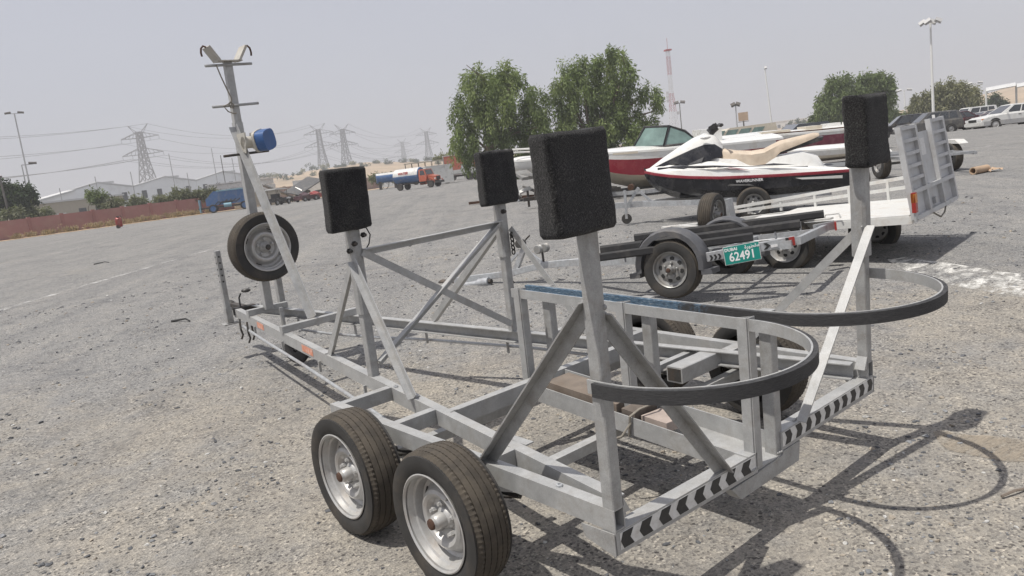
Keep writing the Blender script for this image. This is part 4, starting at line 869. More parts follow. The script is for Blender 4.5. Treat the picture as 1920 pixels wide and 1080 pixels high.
mb = MB(); mb.v = []
mb.tube([(-.34, .42, 1.09), (-.20, .46, 1.10), (0, .50, 1.06), (.20, .46, 1.10), (.34, .42, 1.09)], .018, 8); mb.tube([(0, .62, .98), (0, .50, 1.08)], .07, 8); mb.box((0, .55, 1.08), (.16, .14, .07), (R_(-25), 0, 0)); mb.tube([(-.36, .41, 1.09), (-.22, .455, 1.10)], .027, 8); mb.tube([(.36, .41, 1.09), (.22, .455, 1.10)], .027, 8); hb_ = mb.build('handlebar', M['plastic_black'], js); hb_.location = (0, -.05, .20)
mb = MB(); mb.span(-.44, .44, -1.74, -1.10, .462, .480); mb.build('boarding_deck', M['grey_mat'], js, smooth=False)
mb = MB(); mb.cyl((0, -1.55, .24), (0, -1.80, .24), .13, 14); mb.cyl((0, -1.78, .24), (0, -1.92, .25), .09, 12); mb.box((0, -1.66, .36), (.5, .16, .08)); mb.box((.2, -1.7, .24), (.10, .2, .2)); mb.box((-.2, -1.68, .26), (.10, .2, .16)); mb.build('jet_pump', M['dark_steel'], js)

# ---------------------------------------------------------------- boats
def boat(name, label, pos, heading, L, beam, kz, sz, mats, group=None, f1=.30, f2=.80, deck=True, stern_cut=.12):
    """mats: [upper, band, lower, deck]; +Y is the bow; kz keel height, sz sheer height at the stern"""
    t = thing(name, label, 'boat', group, tilt(pos[0], pos[1], heading))
    n = 15; rings = []
    for i in range(n+1):
        u = i/n; y = -L/2 + L*u; f = 1 - max(0, (u-.45)/.55)**2.3; f = max(f, .015)*(.93 + .07*min(u/.3, 1)); hb = beam/2*f
        sh = sz + .16*L/5.5*(u**2); k = kz + (sh - kz)*max(0, (u-.62)/.38)**2.2*.86; ch = k + (sh-k)*.30; w1 = ch + (sh-ch)*f1; w2 = ch + (sh-ch)*f2
        yy = y + (stern_cut if i == 0 else 0)
        half = [(hb*.0, k), (hb*.78, ch), (hb*.90, w1), (hb*.97, w2), (hb*1.0, sh), (hb*.97, sh+.02)]
        rings.append([(-a, yy + (-(stern_cut) + stern_cut*2*(z-kz)/(sz-kz) if i == 0 else 0)*.5, z) for a, z in half[::-1]] + [(a, yy + (-(stern_cut) + stern_cut*2*(z-kz)/(sz-kz) if i == 0 else 0)*.5, z) for a, z in half[1:]])
    mb = MB(); mi = [0, 0, 1, 2, 2, 2, 2, 1, 0, 0, 3]
    mb.loft(rings, closed=True, mis=mi); mb.build('hull', mats, t, sharp=32)
    if deck:
        mb = MB(); rr = []
        for i in range(n+1):
            u = i/n; y = -L/2 + L*u; f = max(1 - max(0, (u-.45)/.55)**2.3, .02)*(.93 + .07*min(u/.3, 1)); hb = beam/2*f; sh = sz + .16*L/5.5*(u**2) + .018; cr = .10*min(1, f*1.2)
            rr.append([(-hb*1.01, y, sh-.05), (-hb*1.01, y, sh), (-hb*.55, y, sh+cr*.7), (0, y, sh+cr), (hb*.55, y, sh+cr*.7), (hb*1.01, y, sh), (hb*1.01, y, sh-.05)])
        mb.loft(rr); mb.build('deck', mats[3], t, sharp=45)
    return t
def boat_trailer_simple(label, pos, heading, L, w, z, name='boat_trailer', m=None, group=None):
    t = thing(name, label, 'trailer', group, tilt(pos[0], pos[1], heading)); m = m or G_
    for s in (-1, 1): mb = MB(); mb.bar((s*w/2, -L*.45, z), (s*w/2, L*.15, z), .06, .09); mb.bar((s*w/2, L*.15, z), (s*.05, L*.5, z), .06, .09); mb.build('side_frame', m, t, smooth=False)
    mb = MB(); mb.bar((0, L*.45, z), (0, L*.62, z), .07, .09); mb.build('tongue_beam', m, t, smooth=False)
    for y in (-L*.4, 0): mb = MB(); mb.bar((-w/2, y, z+.03), (w/2, y, z+.03), .06, .07); mb.build('cross_beam', m, t, smooth=False)
    for s in (-1, 1):
        mb = MB(); mb.lathe([(.0, .0), (.0, .16), (-.02, .18), (-.03, .27), (.02, .30), (.14, .30), (.17, .27), (.17, 0)], 22, Matrix.Translation((s*(w/2+.22), -L*.1, .30)) @ Matrix.Rotation(0 if s < 0 else math.pi, 4, 'Z')); mb.build('wheel', M['tyre'], t)
    mb = MB(); mb.bar((0, L*.48, z), (0, L*.44, z+.75), .06, .06); mb.build('winch_post', m, t, smooth=False)
    mb = MB(); mb.bar((.12, L*.55, .05), (.12, L*.55, z+.2), .05, .05, up=(0, 1, 0)); mb.build('jockey_stand', m, t, smooth=False)
    return t
# red and white speedboat
p = brg(52.4, 20.4); bA = boat('speedboat', 'dark red and white speedboat with a black framed windscreen', p, -46, 5.0, 2.1, .16, 1.03, [M['gel_white'], M['gel_red'], M['gel_cream'], M['gel_white']], f1=.10, f2=.70)
boat_trailer_simple('grey boat trailer under the dark red and white speedboat', p, -46, 5.4, 1.5, .10)
zs = 1.15
for nm, pts in (('windscreen', [(-.78, .30, zs), (-.05, .95, zs+.02), (-.05, .62, zs+.50), (-.62, .12, zs+.46)]), ('windscreen', [(.05, .95, zs+.02), (.78, .30, zs), (.62, .12, zs+.46), (.05, .62, zs+.50)]),
                ('side_window', [(-.82, -.55, zs), (-.80, .28, zs), (-.64, .10, zs+.46), (-.70, -.25, zs+.30)]), ('side_window', [(.80, .28, zs), (.82, -.55, zs), (.70, -.25, zs+.30), (.64, .10, zs+.46)])):
    mb = MB(); mb.poly(pts); g = mb.build(nm, M['glass_green'], bA, smooth=False)
    mb = MB(); mb.tube(pts + [], .032, 6, closed=True); mb.build('window_frame', M['plastic_black'], g)
mb = MB(); mb.box((-.35, -.9, 1.22), (.5, .5, .42)); mb.box((.4, -.9, 1.22), (.5, .5, .42)); mb.build('seat', M['gel_white'], bA)
mb = MB(); mb.prism([(-1.03, .95, 1.055), (-.95, 1.55, 1.07), (-.95, 1.55, 1.12), (-1.03, .95, 1.105)], (.02, 0, 0)); mb.build('side_vent', M['gel_cream'], bA, smooth=False)
# faded maroon boat beyond the jet ski
p = brg(59.6, 27.5); bB = boat('speedboat', 'faded maroon speedboat with a white stained top behind the jet ski', p, -42, 6.0, 2.2, .05, .90, [M['gel_white'], M['gel_maroon'], M['gel_maroon'], M['gel_white']], stern_cut=.5)
for x, y, dx, dy, dz in ((-.5, -2.2, .5, .5, .25), (.5, -1.8, .5, .5, .25), (0, -1.0, 1.2, .5, .22), (-.4, .2, .6, .9, .18)): mb = MB(); mb.box((x, y, 1.0), (dx, dy, dz)); mb.build('seat', M['gel_white'] if y < -1 else M['gel_cream'], bB)
mb = MB(); mb.tube([(-1.05, -2.7, .95), (-1.08, -1, .98), (-1.05, .6, 1.02)], .025, 6); mb.tube([(1.05, -2.7, .95), (1.08, -1, .98), (1.05, .6, 1.02)], .025, 6); mb.build('rub_rail', M['rust'], bB)
# white hulls to the right and left
p = brg(61.0, 31.0); bC = boat('speedboat', 'plain white boat just right of the faded maroon speedboat', p, -44, 5.6, 2.0, .05, .88, [M['gel_white'], M['gel_white'], M['gel_white'], M['gel_white']])
mb = MB(); mb.prism([(-.85, -1.0, .9), (-.85, .6, .92), (-.7, .2, 1.2), (-.7, -.8, 1.2)], (1.7, 0, 0)); mb.build('cabin', M['glass_dark'], bC, smooth=False)
p = brg(63.0, 25.0); bG = boat('dinghy', 'low white dinghy hull lying beside the faded maroon speedboat', p, -46, 2.6, 1.1, .10, .42, [M['gel_white'], M['gel_white'], M['gel_cream'], M['gel_white']])
p = brg(42.5, 23.5); bD = boat('dinghy', 'small white sailing dinghy with bare spars left of the nearest pad', p, -55, 1.7, 1.2, .72, 1.08, [M['gel_white'], M['gel_white'], M['gel_white'], M['gel_white']])
mb = MB(); mb.tube([(-.4, -.7, 1.28), (-.4, .6, 1.36)], .03, 6); mb.tube([(.4, -.7, 1.28), (.4, .6, 1.36)], .03, 6); mb.tube([(0, -.9, 1.36), (0, .8, 1.46)], .035, 6); mb.build('spar', M['white_metal'], bD)
p2 = brg(41.6, 22.6); sd = thing('boat_stand', 'grey metal A-frame stand heaped with white boat parts', 'stand', None, tilt(p2.x, p2.y, -55))
for s in (-1, 1):
    for y in (-.8, .5): mb = MB(); mb.bar((s*.55, y-.25, 0), (s*.2, y, .95), .06, .06); mb.bar((s*.1, y+.3, 0), (s*.3, y, .95), .05, .05); mb.build('leg', M['dark_steel'] if s > 0 else G_, sd, smooth=False)
mb = MB(); mb.bar((-.7, -1.2, .08), (.8, 1.2, .08), .08, .08); mb.bar((.0, -1.4, .06), (.4, 1.6, .06), .07, .07); mb.build('base_beam', M['rust'], sd, smooth=False)
rj = random.Random(11)
for k in range(9):
    mb = MB(); c = (rj.uniform(-.5, .6), rj.uniform(-1.3, .9), rj.uniform(.12, .75)); mb.box(c, (rj.uniform(.2, .7), rj.uniform(.3, .9), rj.uniform(.04, .12)), (rj.uniform(-.5, .5), rj.uniform(-.5, .5), rj.uniform(0, 3))); mb.build('loose_panel', M['gel_white'] if k % 3 else M['rim_dull'], sd, smooth=False)
p3 = brg(45.4, 19.5); boat_trailer_simple('empty rusty boat trailer on the gravel behind the nearest pad', p3, -62, 2.2, .9, .25, m=M['dark_steel'])
# cabin cruiser and red hull far behind
p = brg(56.6, 48); bE = boat('cabin_cruiser', 'cream cabin cruiser with raked blue-grey windows far behind the boats', p, -50, 6.0, 2.4, .1, .75, [M['gel_cream']]*4)
mb = MB(); mb.prism([(-1.1, -2.4, .78), (-1.1, 1.5, .85), (-1.1, .4, 1.55), (-1.1, -2.2, 1.6)], (2.2, 0, 0)); cab = mb.build('cabin', M['gel_cream'], bE, smooth=False)
for k in range(4): mb = MB(); y = -.9+.75*k; mb.prism([(-1.105, y-.35, .95), (-1.105, y+.25, .97), (-1.105, y-.08, 1.43), (-1.105, y-.68, 1.43)], (-.01, 0, 0)); mb.build('window', M['glass_green'], cab, smooth=False)
p = brg(54.9, 55); bF = boat('speedboat', 'red topped long boat seen over the windscreen of the nearer speedboat', p, -50, 6.0, 2.4, .1, .95, [M['gel_red'], M['gel_white'], M['gel_white'], M['gel_white']])
for k in range(4): mb = MB(); mb.box((0, -2.0+1.1*k, 1.2), (1.2, .5, .4)); mb.build('seat', M['orange_lens'] if k == 1 else M['gel_white'], bF)
# parked trailers with wheels seen past the ramp
def small_trailer(label, br_, d_, heading):
    p = brg(br_, d_); t = thing('utility_trailer', label, 'trailer', None, tilt(p.x, p.y, heading))
    for s in (-1, 1):
        wh = make_wheel(t, .16, .30, .17, 'spoke', M['rim'], None, 48); wh.location = (s*.85, 0, .30); wh.rotation_euler = (0, 0, 0 if s < 0 else math.pi)
        mb = MB(); mb.bar((s*.55, -1.2, .42), (s*.55, 1.0, .42), .05, .06); mb.bar((s*.55, 1.0, .42), (0, 2.2, .40), .05, .06); mb.build('side_frame', G_, t, smooth=False)
        mb = MB(); mb.prism([(s*.70, -.36, .58), (s*.70, -.2, .66), (s*.70, .2, .66), (s*.70, .36, .58)], (s*.2, 0, 0)); mb.build('mudguard', M['white_metal'], t, smooth=False)
    mb = MB(); mb.bar((-.8, 0, .3), (.8, 0, .3), .05, .05); mb.build('axle', M['dark_steel'], t)
    for y in (-1.15, -.4, .5): mb = MB(); mb.bar((-.55, y, .44), (.55, y, .44), .05, .05); mb.build('cross_beam', G_, t, smooth=False)
    return t
small_trailer('bare galvanised trailer frame on two wheels beyond the raised ramp', 68.0, 19.0, 40)
# cardboard roll and torn piece on the gravel
p = brg(71.5, 18.3); M['card'] = mat('cardboard', (0.40, 0.29, 0.20), .9, 0, .15, 6)
mb = MB(); mb.lathe([(-.24, .055), (-.24, .075), (.24, .075), (.24, .055), (-.24, .055)], 18); o = mb.build('cardboard_tube', M['card'], None); o.matrix_world = tilt(p.x, p.y, -8) @ Matrix.Translation((0, 0, .075)) @ Matrix.Rotation(R_(-20), 4, 'Z'); tag(o, 'brown cardboard tube lying on the gravel right of the ramp', 'cardboard tube')
p = brg(72.2, 18.5); mb = MB(); mb.loft([[(-.14+.28*i/6, -.10+.03*math.sin(i), .015+.05*abs(math.sin(i*1.3))), (-.13+.26*i/6, .12, .02+.07*abs(math.sin(i*1.3+1)))] for i in range(7)], closed=False); o = mb.build('cardboard_scrap', M['card'], None); o.matrix_world = tilt(p.x, p.y, 30); tag(o, 'torn cardboard scrap beside the cardboard tube', 'cardboard scrap')
# litter on the gravel
for (x, y, hd, l, lab) in ((1.15, 8.1, 60, .30, 'short black rubber strip lying on the gravel left of the trailer'), (2.6, 18.0, 35, .35, 'small black rag lying far out on the open gravel')):
    mb = MB(); mb.tube([(-l/2, 0, .012), (-l/5, .02, .02), (l/5, .01, .035), (l/2, -.02, .012)], .016, 6, r1=.008); o = mb.build('rubber_strip', M['cable'], None); o.matrix_world = tilt(x, y, hd); tag(o, lab, 'rubber strip')
mb = MB(); mb.tube([(0, 0, .012), (.07, -.03, .02), (.13, -.05, .010)], .006, 5); o = mb.build('twig', M['wood'], None); o.matrix_world = tilt(1.72, -.62, 0); tag(o, 'thin dry twig on the gravel right of the trailer', 'twig')
# ================================================================ vehicles further off
def carpaint(name, col, rough=.3, dust=.5): return mat(name, col, rough, 0.15, .06, 2, (0.36, 0.32, 0.26), 2.5, dust)
CP = {k: carpaint('car_paint_'+k, c, r, d_) for k, c, r, d_ in (('white', (.66, .66, .64), .3, .35), ('black', (.016, .016, .02), .25, .35), ('grey', (.085, .085, .085), .35, .5), ('maroon', (.055, .016, .022), .3, .3),
      ('silver', (.36, .36, .36), .3, .4), ('red', (.28, .035, .03), .35, .4), ('beige', (.42, .38, .31), .35, .4), ('orange', (.42, .10, .055), .45, .5), ('blue', (.05, .13, .30), .4, .5), ('lightblue', (.20, .36, .44), .45, .5))}
M['roadwheel'] = mat('road_wheel_grey', (.30, .30, .30), .4, .4, .1)
def road_wheel(parent, x, y, r=.31, w=.20, cover=None, name='wheel'):
    s = -1 if x < 0 else 1; mb = MB()
    mb.lathe([(0, r*.62), (-.02, r*.70), (-.03, r*.88), (-.005, r*.985), (.03, r), (w-.03, r), (w, r*.9), (w, 0)], 24, Matrix.Translation((x, y, r)) @ Matrix.Rotation(0 if s < 0 else math.pi, 4, 'Z'), 0)
    o = mb.build(name, M['tyre'], parent)
    mb = MB(); mb.lathe([(.0, r*.64), (-.012, r*.60), (.008, r*.50), (-.008, r*.22), (-.02, r*.12), (-.02, 0)], 20, Matrix.Translation((x, y, r)) @ Matrix.Rotation(0 if s < 0 else math.pi, 4, 'Z')); mb.build('hubcap', cover or M['roadwheel'], o); return o
SHAPES = {
 'sedan': dict(L=4.6, W=1.74, low=[(-2.3, .42), (-2.28, .74), (-2.18, .93), (-1.6, .97), (1.0, .93), (1.9, .84), (2.22, .72), (2.3, .50), (2.26, .26), (-2.26, .26)], cab=[(-1.85, .96), (-1.15, 1.39), (.20, 1.42), (1.05, .93)], ax=(-1.35, 1.40)),
 'suv':   dict(L=4.7, W=1.86, low=[(-2.35, .48), (-2.34, .95), (-2.28, 1.06), (1.0, 1.04), (2.0, .99), (2.28, .86), (2.35, .55), (2.3, .34), (-2.3, .34)], cab=[(-2.30, 1.06), (-2.05, 1.70), (.10, 1.74), (.98, 1.04)], ax=(-1.38, 1.42)),
 'hatch': dict(L=4.2, W=1.74, low=[(-2.1, .44), (-2.08, .88), (-2.0, .96), (.95, .94), (1.75, .86), (2.05, .72), (2.1, .48), (2.06, .28), (-2.06, .28)], cab=[(-2.02, .96), (-1.65, 1.42), (.15, 1.47), (.98, .94)], ax=(-1.25, 1.30)),
 'van':   dict(L=4.9, W=1.9, low=[(-2.45, .45), (-2.44, 1.05), (-2.40, 1.12), (1.5, 1.10), (2.1, .98), (2.38, .80), (2.45, .5), (2.4, .3), (-2.4, .3)], cab=[(-2.42, 1.12), (-2.30, 1.92), (.9, 1.95), (1.75, 1.09)], ax=(-1.5, 1.5)),
}
def car(label, shape, paint, bearing, dist, heading, group=None, scale=.88, roll=0.0, dz=-.08, cat='car', extra=None, lamp='orange_lens', name='parked_car'):
    S = SHAPES[shape]; p = brg(bearing, dist); mt = Matrix.Translation((0, 0, dz)) @ tilt(p.x, p.y, heading, 0, roll) @ Matrix.Scale(scale, 4)
    t = thing(name, label, cat, group, mt); W_ = S['W']; pt = CP[paint]
    rings = []
    for x, ins, dz_ in ((-W_/2, .05, .07), (-W_/2+.03, .02, .03), (-W_/2+.14, 0, 0), (0, 0, .012), (W_/2-.14, 0, 0), (W_/2-.03, .02, .03), (W_/2, .05, .07)):
        rings.append([(x, y*(1-ins*.4/1.0), z-dz_*(1 if z > .6 else 0) + (dz_ if z < .3 else 0)) for y, z in S['low']])
    mb = MB(); mb.loft(rings); body = mb.build('body', pt, t, sharp=32)
    (yr, zr), (yrr, zrr), (yrf, zrf), (yf, zf) = S['cab']; bw, tw = W_/2-.07, W_/2-.26
    mb = MB(); ins = .012
    base = [(-bw, yr, zr-.03), (-bw, yf, zf-.03), (bw, yf, zf-.03), (bw, yr, zr-.03)]; top = [(-tw, yrr, zrr), (-tw, yrf, zrf), (tw, yrf, zrf), (tw, yrr, zrr)]
    crown = [(-tw*.6, yrr+.15, zrr+.035), (-tw*.6, yrf-.15, zrf+.03), (tw*.6, yrf-.15, zrf+.03), (tw*.6, yrr+.15, zrr+.035)]
    mb.loft([base, top, crown]); cab = mb.build('cabin', pt, t, sharp=30)
    B = [Vector(v) for v in base]; T = [Vector(v) for v in top]
    def win(a, b, c, d, u0, u1, v0, v1, nm, m='glass_dark'):
        f = lambda u, v: (a.lerp(b, u)).lerp(d.lerp(c, u), v)
        q = [f(u0, v0), f(u1, v0), f(u1, v1), f(u0, v1)]; n = (q[1]-q[0]).cross(q[3]-q[0]).normalized(); ctr = Vector((0, (yr+yf)/2, zr))
        if n.dot(q[0]-ctr) < 0: n = -n
        mb = MB(); mb.prism([v - n*.004 for v in q], n*.010); mb.build(nm, M[m], t, smooth=False)
    win(B[1], B[2], T[2], T[1], .06, .94, .10, .93, 'windscreen'); win(B[3], B[0], T[0], T[3], .07, .93, .16, .92, 'rear_window')
    for a, b, c, d in ((B[0], B[1], T[1], T[0]), (B[2], B[3], T[3], T[2])):
        rev = a.x > 0
        for u0, u1 in (((.09, .30), (.33, .58), (.61, .90)) if not rev else ((.10, .39), (.42, .67), (.70, .91))): win(a, b, c, d, u0, u1, .14, .90, 'side_window')
    cov = M['rim'] if paint in ('white', 'silver') else M['roadwheel']
    for y in S['ax']:
        for s in (-1, 1):
            mb = MB(); mb.lathe([(-.006, .385), (-.006, 0)], 22, Matrix.Translation((s*(W_/2-.005), y, .33)) @ Matrix.Rotation(0 if s < 0 else math.pi, 4, 'Z')); mb.build('wheel_arch', M['cable'], t, smooth=False)
            road_wheel(t, s*(W_/2+.008), y, .315, .2, cov)
    yF, yR = S['L']/2, -S['L']/2; zl = .66 if shape != 'suv' else .80
    for s in (-1, 1):
        mb = MB(); mb.box((s*(W_/2-.26), yF-.07, zl), (.42, .12, .14)); mb.build('headlight', M['white_lens'], t, smooth=False)
        mb = MB(); mb.box((s*(W_/2-.035), yF-.17, zl), (.06, .16, .13)); mb.build('indicator', M[lamp], t, smooth=False)
        mb = MB(); mb.box((s*(W_/2-.2), yR+.03, zl+.12), (.30, .07, .16)); mb.build('tail_light', M['red_lens'], t, smooth=False)
        mb = MB(); mb.blob((s*(W_/2+.06), yf-.35, zf+.07), (.09, .06, .07), sub=1); mb.build('mirror', pt, t)
        for yy in (-.25, -1.0): mb = MB(); mb.box((s*(W_/2-.005), yy+.2, zf-.13), (.03, .16, .035)); mb.build('door_handle', M['cable'], t, smooth=False)
    mb = MB(); mb.box((0, yF-.02, zl-.02), (W_*.48, .06, .16)); mb.build('grille', M['cable'], t, smooth=False)
    for y, nm in ((yF-.03, 'bumper'), (yR+.03, 'bumper')): mb = MB(); mb.box((0, y, .42), (W_*.97, .14, .18)); mb.build(nm, M['plastic_black'] if paint in ('black', 'grey') else pt, t, smooth=False)
    return t
wc = car('white sedan with grey lower sides at the right edge of the lot', 'sedan', 'white', 73.15, 56, -48, scale=.97, dz=-.16)
for s in (-1, 1): mb = MB(); mb.box((s*.868, -.0, .42), (.02, 4.2, .26)); mb.build('side_cladding', CP['silver'], wc, smooth=False)
car('black estate car between the dark grey four by four and the tree', 'suv', 'black', 67.2, 63, -35, cat='car')
gc = car('dark grey four by four with a white paper in its window', 'suv', 'grey', 68.7, 57, -42, scale=.80)
mb = MB(); mb.box((-.80, -.15, 1.36), (.012, .22, .34), (0, R_(14), 0)); mb.build('window_paper', M['tape_white'], gc, smooth=False)
mc = car('maroon wrecked saloon with its crumpled front end agape', 'sedan', 'maroon', 70.45, 60, 118, scale=.92, dz=-.1)
mb = MB(); mb.prism([(-.7, 1.2, .98), (.7, 1.2, .98), (.6, 2.25, 1.12), (-.75, 2.30, 1.02)], (0, 0, .03)); mb.build('bent_bonnet', CP['maroon'], mc, smooth=False)
mb = MB(); mb.box((.1, 2.1, .78), (1.4, .5, .26)); mb.build('engine_bay', M['cable'], mc, smooth=False)
row = 'cars parked in rows at the far right of the lot'
for lab, sh, pt, b_, d_, h in (('white van standing tallest among the far parked cars', 'van', 'white', 71.2, 88, -60), ('silver saloon parked in front of the white van', 'sedan', 'silver', 71.75, 74, -52), ('beige hatchback just left of the white sedan', 'hatch', 'beige', 72.35, 70, -54),
      ('dark grey saloon behind the maroon wreck', 'sedan', 'grey', 70.75, 76, -55), ('red topped hatchback behind the white sedan', 'hatch', 'red', 73.2, 80, -58), ('pale silver hatchback behind the dark grey four by four', 'hatch', 'silver', 69.6, 84, -60),
      ('black saloon in the far row left of the white van', 'sedan', 'black', 70.2, 92, -60), ('maroon hatchback in the far row next to the black saloon', 'hatch', 'maroon', 70.6, 98, -60), ('white saloon in the farthest row beyond the beige hatchback', 'sedan', 'white', 72.6, 95, -60), ('black four by four at the far right end behind the white sedan', 'suv', 'black', 74.2, 84, -60)):
    car(lab, sh, pt, b_, d_, h, row)
def truck_wheel(parent, x, y, r=.5, w=.28): return road_wheel(parent, x, y, r, w, M['dark_steel'])
# water tanker
p = brg(33.8, 93.5); TK = tilt(p.x, p.y, 158)
TK = TK @ Matrix.Scale(.84, 4)
tk = thing('tanker_truck', 'orange bonneted water tanker truck with a white and blue tank', 'truck', None, TK)
mb = MB(); mb.span(-.45, .45, -3.0, 3.2, .72, .92); mb.build('chassis', M['dark_steel'], tk, smooth=False)
mb = MB(); R0 = 1.02
mb.lathe([(-2.95, 0), (-2.95, R0*.9), (-2.85, R0), (1.25, R0), (1.35, R0*.9), (1.35, 0)], 28, Matrix.Translation((0, 0, 1.95)) @ Matrix.Rotation(math.pi/2, 4, 'Z')); tank = mb.build('tank', [CP['white'], CP['blue']], tk)
for poly in tank.data.polygons: poly.material_index = 1 if (poly.center.z < 1.93 or poly.center.y > 1.26) else 0
rj = random.Random(4)
text_mesh('WATER', .5, 'tank_lettering', CP['red'], tk, (1.0, -1.1, 2.32), (0, 1, 0), (-.45, 0, .9), bold=.02, lift=.0).parent = tank
mb = MB(); mb.loft([[(-1.05, 1.5, .95), (-1.05, 2.75, .95), (1.05, 2.75, .95), (1.05, 1.5, .95)], [(-1.05, 1.5, 1.75), (-1.05, 2.75, 1.75), (1.05, 2.75, 1.75), (1.05, 1.5, 1.75)], [(-.92, 1.52, 2.6), (-.92, 2.45, 2.6), (.92, 2.45, 2.6), (.92, 1.52, 2.6)]]); mb.build('cab', CP['orange'], tk, sharp=30)
mb = MB(); mb.loft([[(-.72, 2.7, .95), (.72, 2.7, .95), (.72, 2.7, 1.72), (-.72, 2.7, 1.78)], [(-.62, 4.0, .95), (.62, 4.0, .95), (.62, 4.0, 1.52), (-.62, 4.0, 1.52)]]); mb.build('bonnet', CP['orange'], tk, sharp=30)
mb = MB(); mb.prism([(-.84, 2.70, 1.83), (.84, 2.70, 1.83), (.78, 2.49, 2.48), (-.78, 2.49, 2.48)], (0, .02, .006)); mb.build('windscreen', M['glass_dark'], tk, smooth=False)
for s in (-1, 1):
    mb = MB(); mb.prism([(s*1.04, 1.75, 1.82), (s*1.04, 2.55, 1.82), (s*.95, 2.35, 2.45), (s*.95, 1.75, 2.45)], (s*.02, 0, 0)); mb.build('side_window', M['glass_dark'], tk, smooth=False)
    mb = MB(); mb.loft([[(s*1.1+dx, 3.25+.72*math.cos(R_(a)), .62+.72*math.sin(R_(a))) for dx in (-.28, .05)] for a in range(0, 181, 20)], closed=False); mb.build('mudguard', CP['orange'], tk)
    mb = MB(); mb.blob((s*.85, 4.02, 1.15), (.14, .08, .14), sub=2); mb.build('headlight', M['white_lens'], tk)
    for y in (3.25, -1.9): truck_wheel(tk, s*1.05, y)
mb = MB(); mb.span(-.42, .42, 4.0, 4.03, 1.0, 1.5); mb.build('grille', M['cable'], tk, smooth=False)
mb = MB(); mb.span(-1.1, 1.1, 4.1, 4.25, .55, .85); mb.build('bumper', M['plastic_black'], tk, smooth=False)
mb = MB(); mb.cyl((-.95, .4, .75), (-.95, 1.3, .75), .3, 14); mb.build('fuel_tank', CP['orange'], tk)
# second blue tank, van bodies, flatbeds, bus frames
p = brg(31.9, 124); t = thing('water_tank', 'blue water tank with a white top lying beyond the orange tanker truck', 'tank', None, tilt(p.x, p.y, 118))
mb = MB(); mb.lathe([(-1.7, 0), (-1.7, .75), (1.7, .75), (1.7, 0)], 20, Matrix.Translation((0, 0, 1.75)) @ Matrix.Rotation(math.pi/2, 4, 'Z')); q = mb.build('tank', [CP['white'], CP['blue']], t)
for poly in q.data.polygons: poly.material_index = 1 if poly.center.z < 2.2 else 0
for y in (-1.2, 1.2): mb = MB(); mb.span(-.6, .6, y-.2, y+.2, 0, 1.2); mb.build('cradle', M['dark_steel'], t, smooth=False)
def box_body(label, br_, d_, heading, L, H_, m, wheels=True, name='box_van', cat='van'):
    p = brg(br_, d_); t = thing(name, label, cat, None, tilt(p.x, p.y, heading)); mb = MB(); mb.span(-1.0, 1.0, -L/2, L/2, .75 if wheels else .15, H_); b_ = mb.build('body', m, t, smooth=False)
    for s in (-1, 1): mb = MB(); mb.span(s*.5-.46, s*.5+.46, L/2, L/2+.04, .85 if wheels else .3, H_-.1); mb.build('door', M['rim_dull'], t, smooth=False)
    for z in (H_-.06, .8 if wheels else .2): mb = MB(); mb.span(-1.03, 1.03, -L/2-.03, L/2+.05, z-.05, z+.05); mb.build('frame_rail', M['white_metal'], t, smooth=False)
    if wheels:
        for s in (-1, 1):
            for y in (-L*.3, L*.3): truck_wheel(t, s*.98, y, .42, .25)
    return t
box_body('white box body standing right of the orange tanker truck', 35.55, 104, 110, 3.6, 2.55, CP['white'], False, 'truck_body', 'truck body')
def flatbed(label, br_, d_, heading, L=6.5):
    p = brg(br_, d_); t = thing('flatbed_truck', label, 'truck', None, tilt(p.x, p.y, heading))
    mb = MB(); mb.span(-1.1, 1.1, -L/2, L/2-1.7, 1.0, 1.15); mb.build('bed', CP['silver'], t, smooth=False)
    for s in (-1, 1):
        mb = MB(); mb.span(s*1.1-.03, s*1.1+.03, -L/2, L/2-1.7, 1.15, 1.65); mb.build('side_board', CP['white'], t, smooth=False)
        for y in (-L*.3, L*.34): truck_wheel(t, s*1.0, y, .45, .26)
    mb = MB(); mb.span(-.45, .45, -L/2, L/2, .7, .95); mb.build('chassis', M['dark_steel'], t, smooth=False)
    mb = MB(); mb.loft([[(-1.05, L/2-1.6, .8), (-1.05, L/2+.1, .8), (1.05, L/2+.1, .8), (1.05, L/2-1.6, .8)], [(-1.05, L/2-1.6, 1.6), (-1.05, L/2+.12, 1.6), (1.05, L/2+.12, 1.6), (1.05, L/2-1.6, 1.6)], [(-.95, L/2-1.55, 2.35), (-.95, L/2-.25, 2.35), (.95, L/2-.25, 2.35), (.95, L/2-1.55, 2.35)]]); mb.build('cab', CP['white'], t, sharp=30)
    mb = MB(); mb.prism([(-.9, L/2+.10, 1.66), (.9, L/2+.10, 1.66), (.85, L/2-.22, 2.28), (-.85, L/2-.22, 2.28)], (0, .02, .01)); mb.build('windscreen', M['glass_dark'], t, smooth=False)
    return t
flatbed('white flatbed truck parked right of the white box body', 37.3, 108, -60)
flatbed('second white flatbed truck half behind the leafy tree', 38.9, 116, -62)
p = brg(35.2, 132); t = thing('bus_shell', 'burnt out red bus shell with bare window frames behind the trucks', 'bus', None, tilt(p.x, p.y, -58))
mb = MB(); mb.span(-1.2, 1.2, -4.5, 4.5, 1.2, 2.1); mb.build('lower_body', CP['red'], t, smooth=False)
for k in range(9):
    for s in (-1, 1): mb = MB(); mb.bar((s*1.17, -4.4+1.1*k, 2.1), (s*1.17, -4.4+1.1*k, 3.5), .1, .08, up=(0, 1, 0)); mb.build('window_post', M['dark_steel'], t, smooth=False)
mb = MB(); mb.span(-1.25, 1.25, -4.6, 4.6, 3.5, 3.62); mb.build('roof', CP['beige'], t, smooth=False)
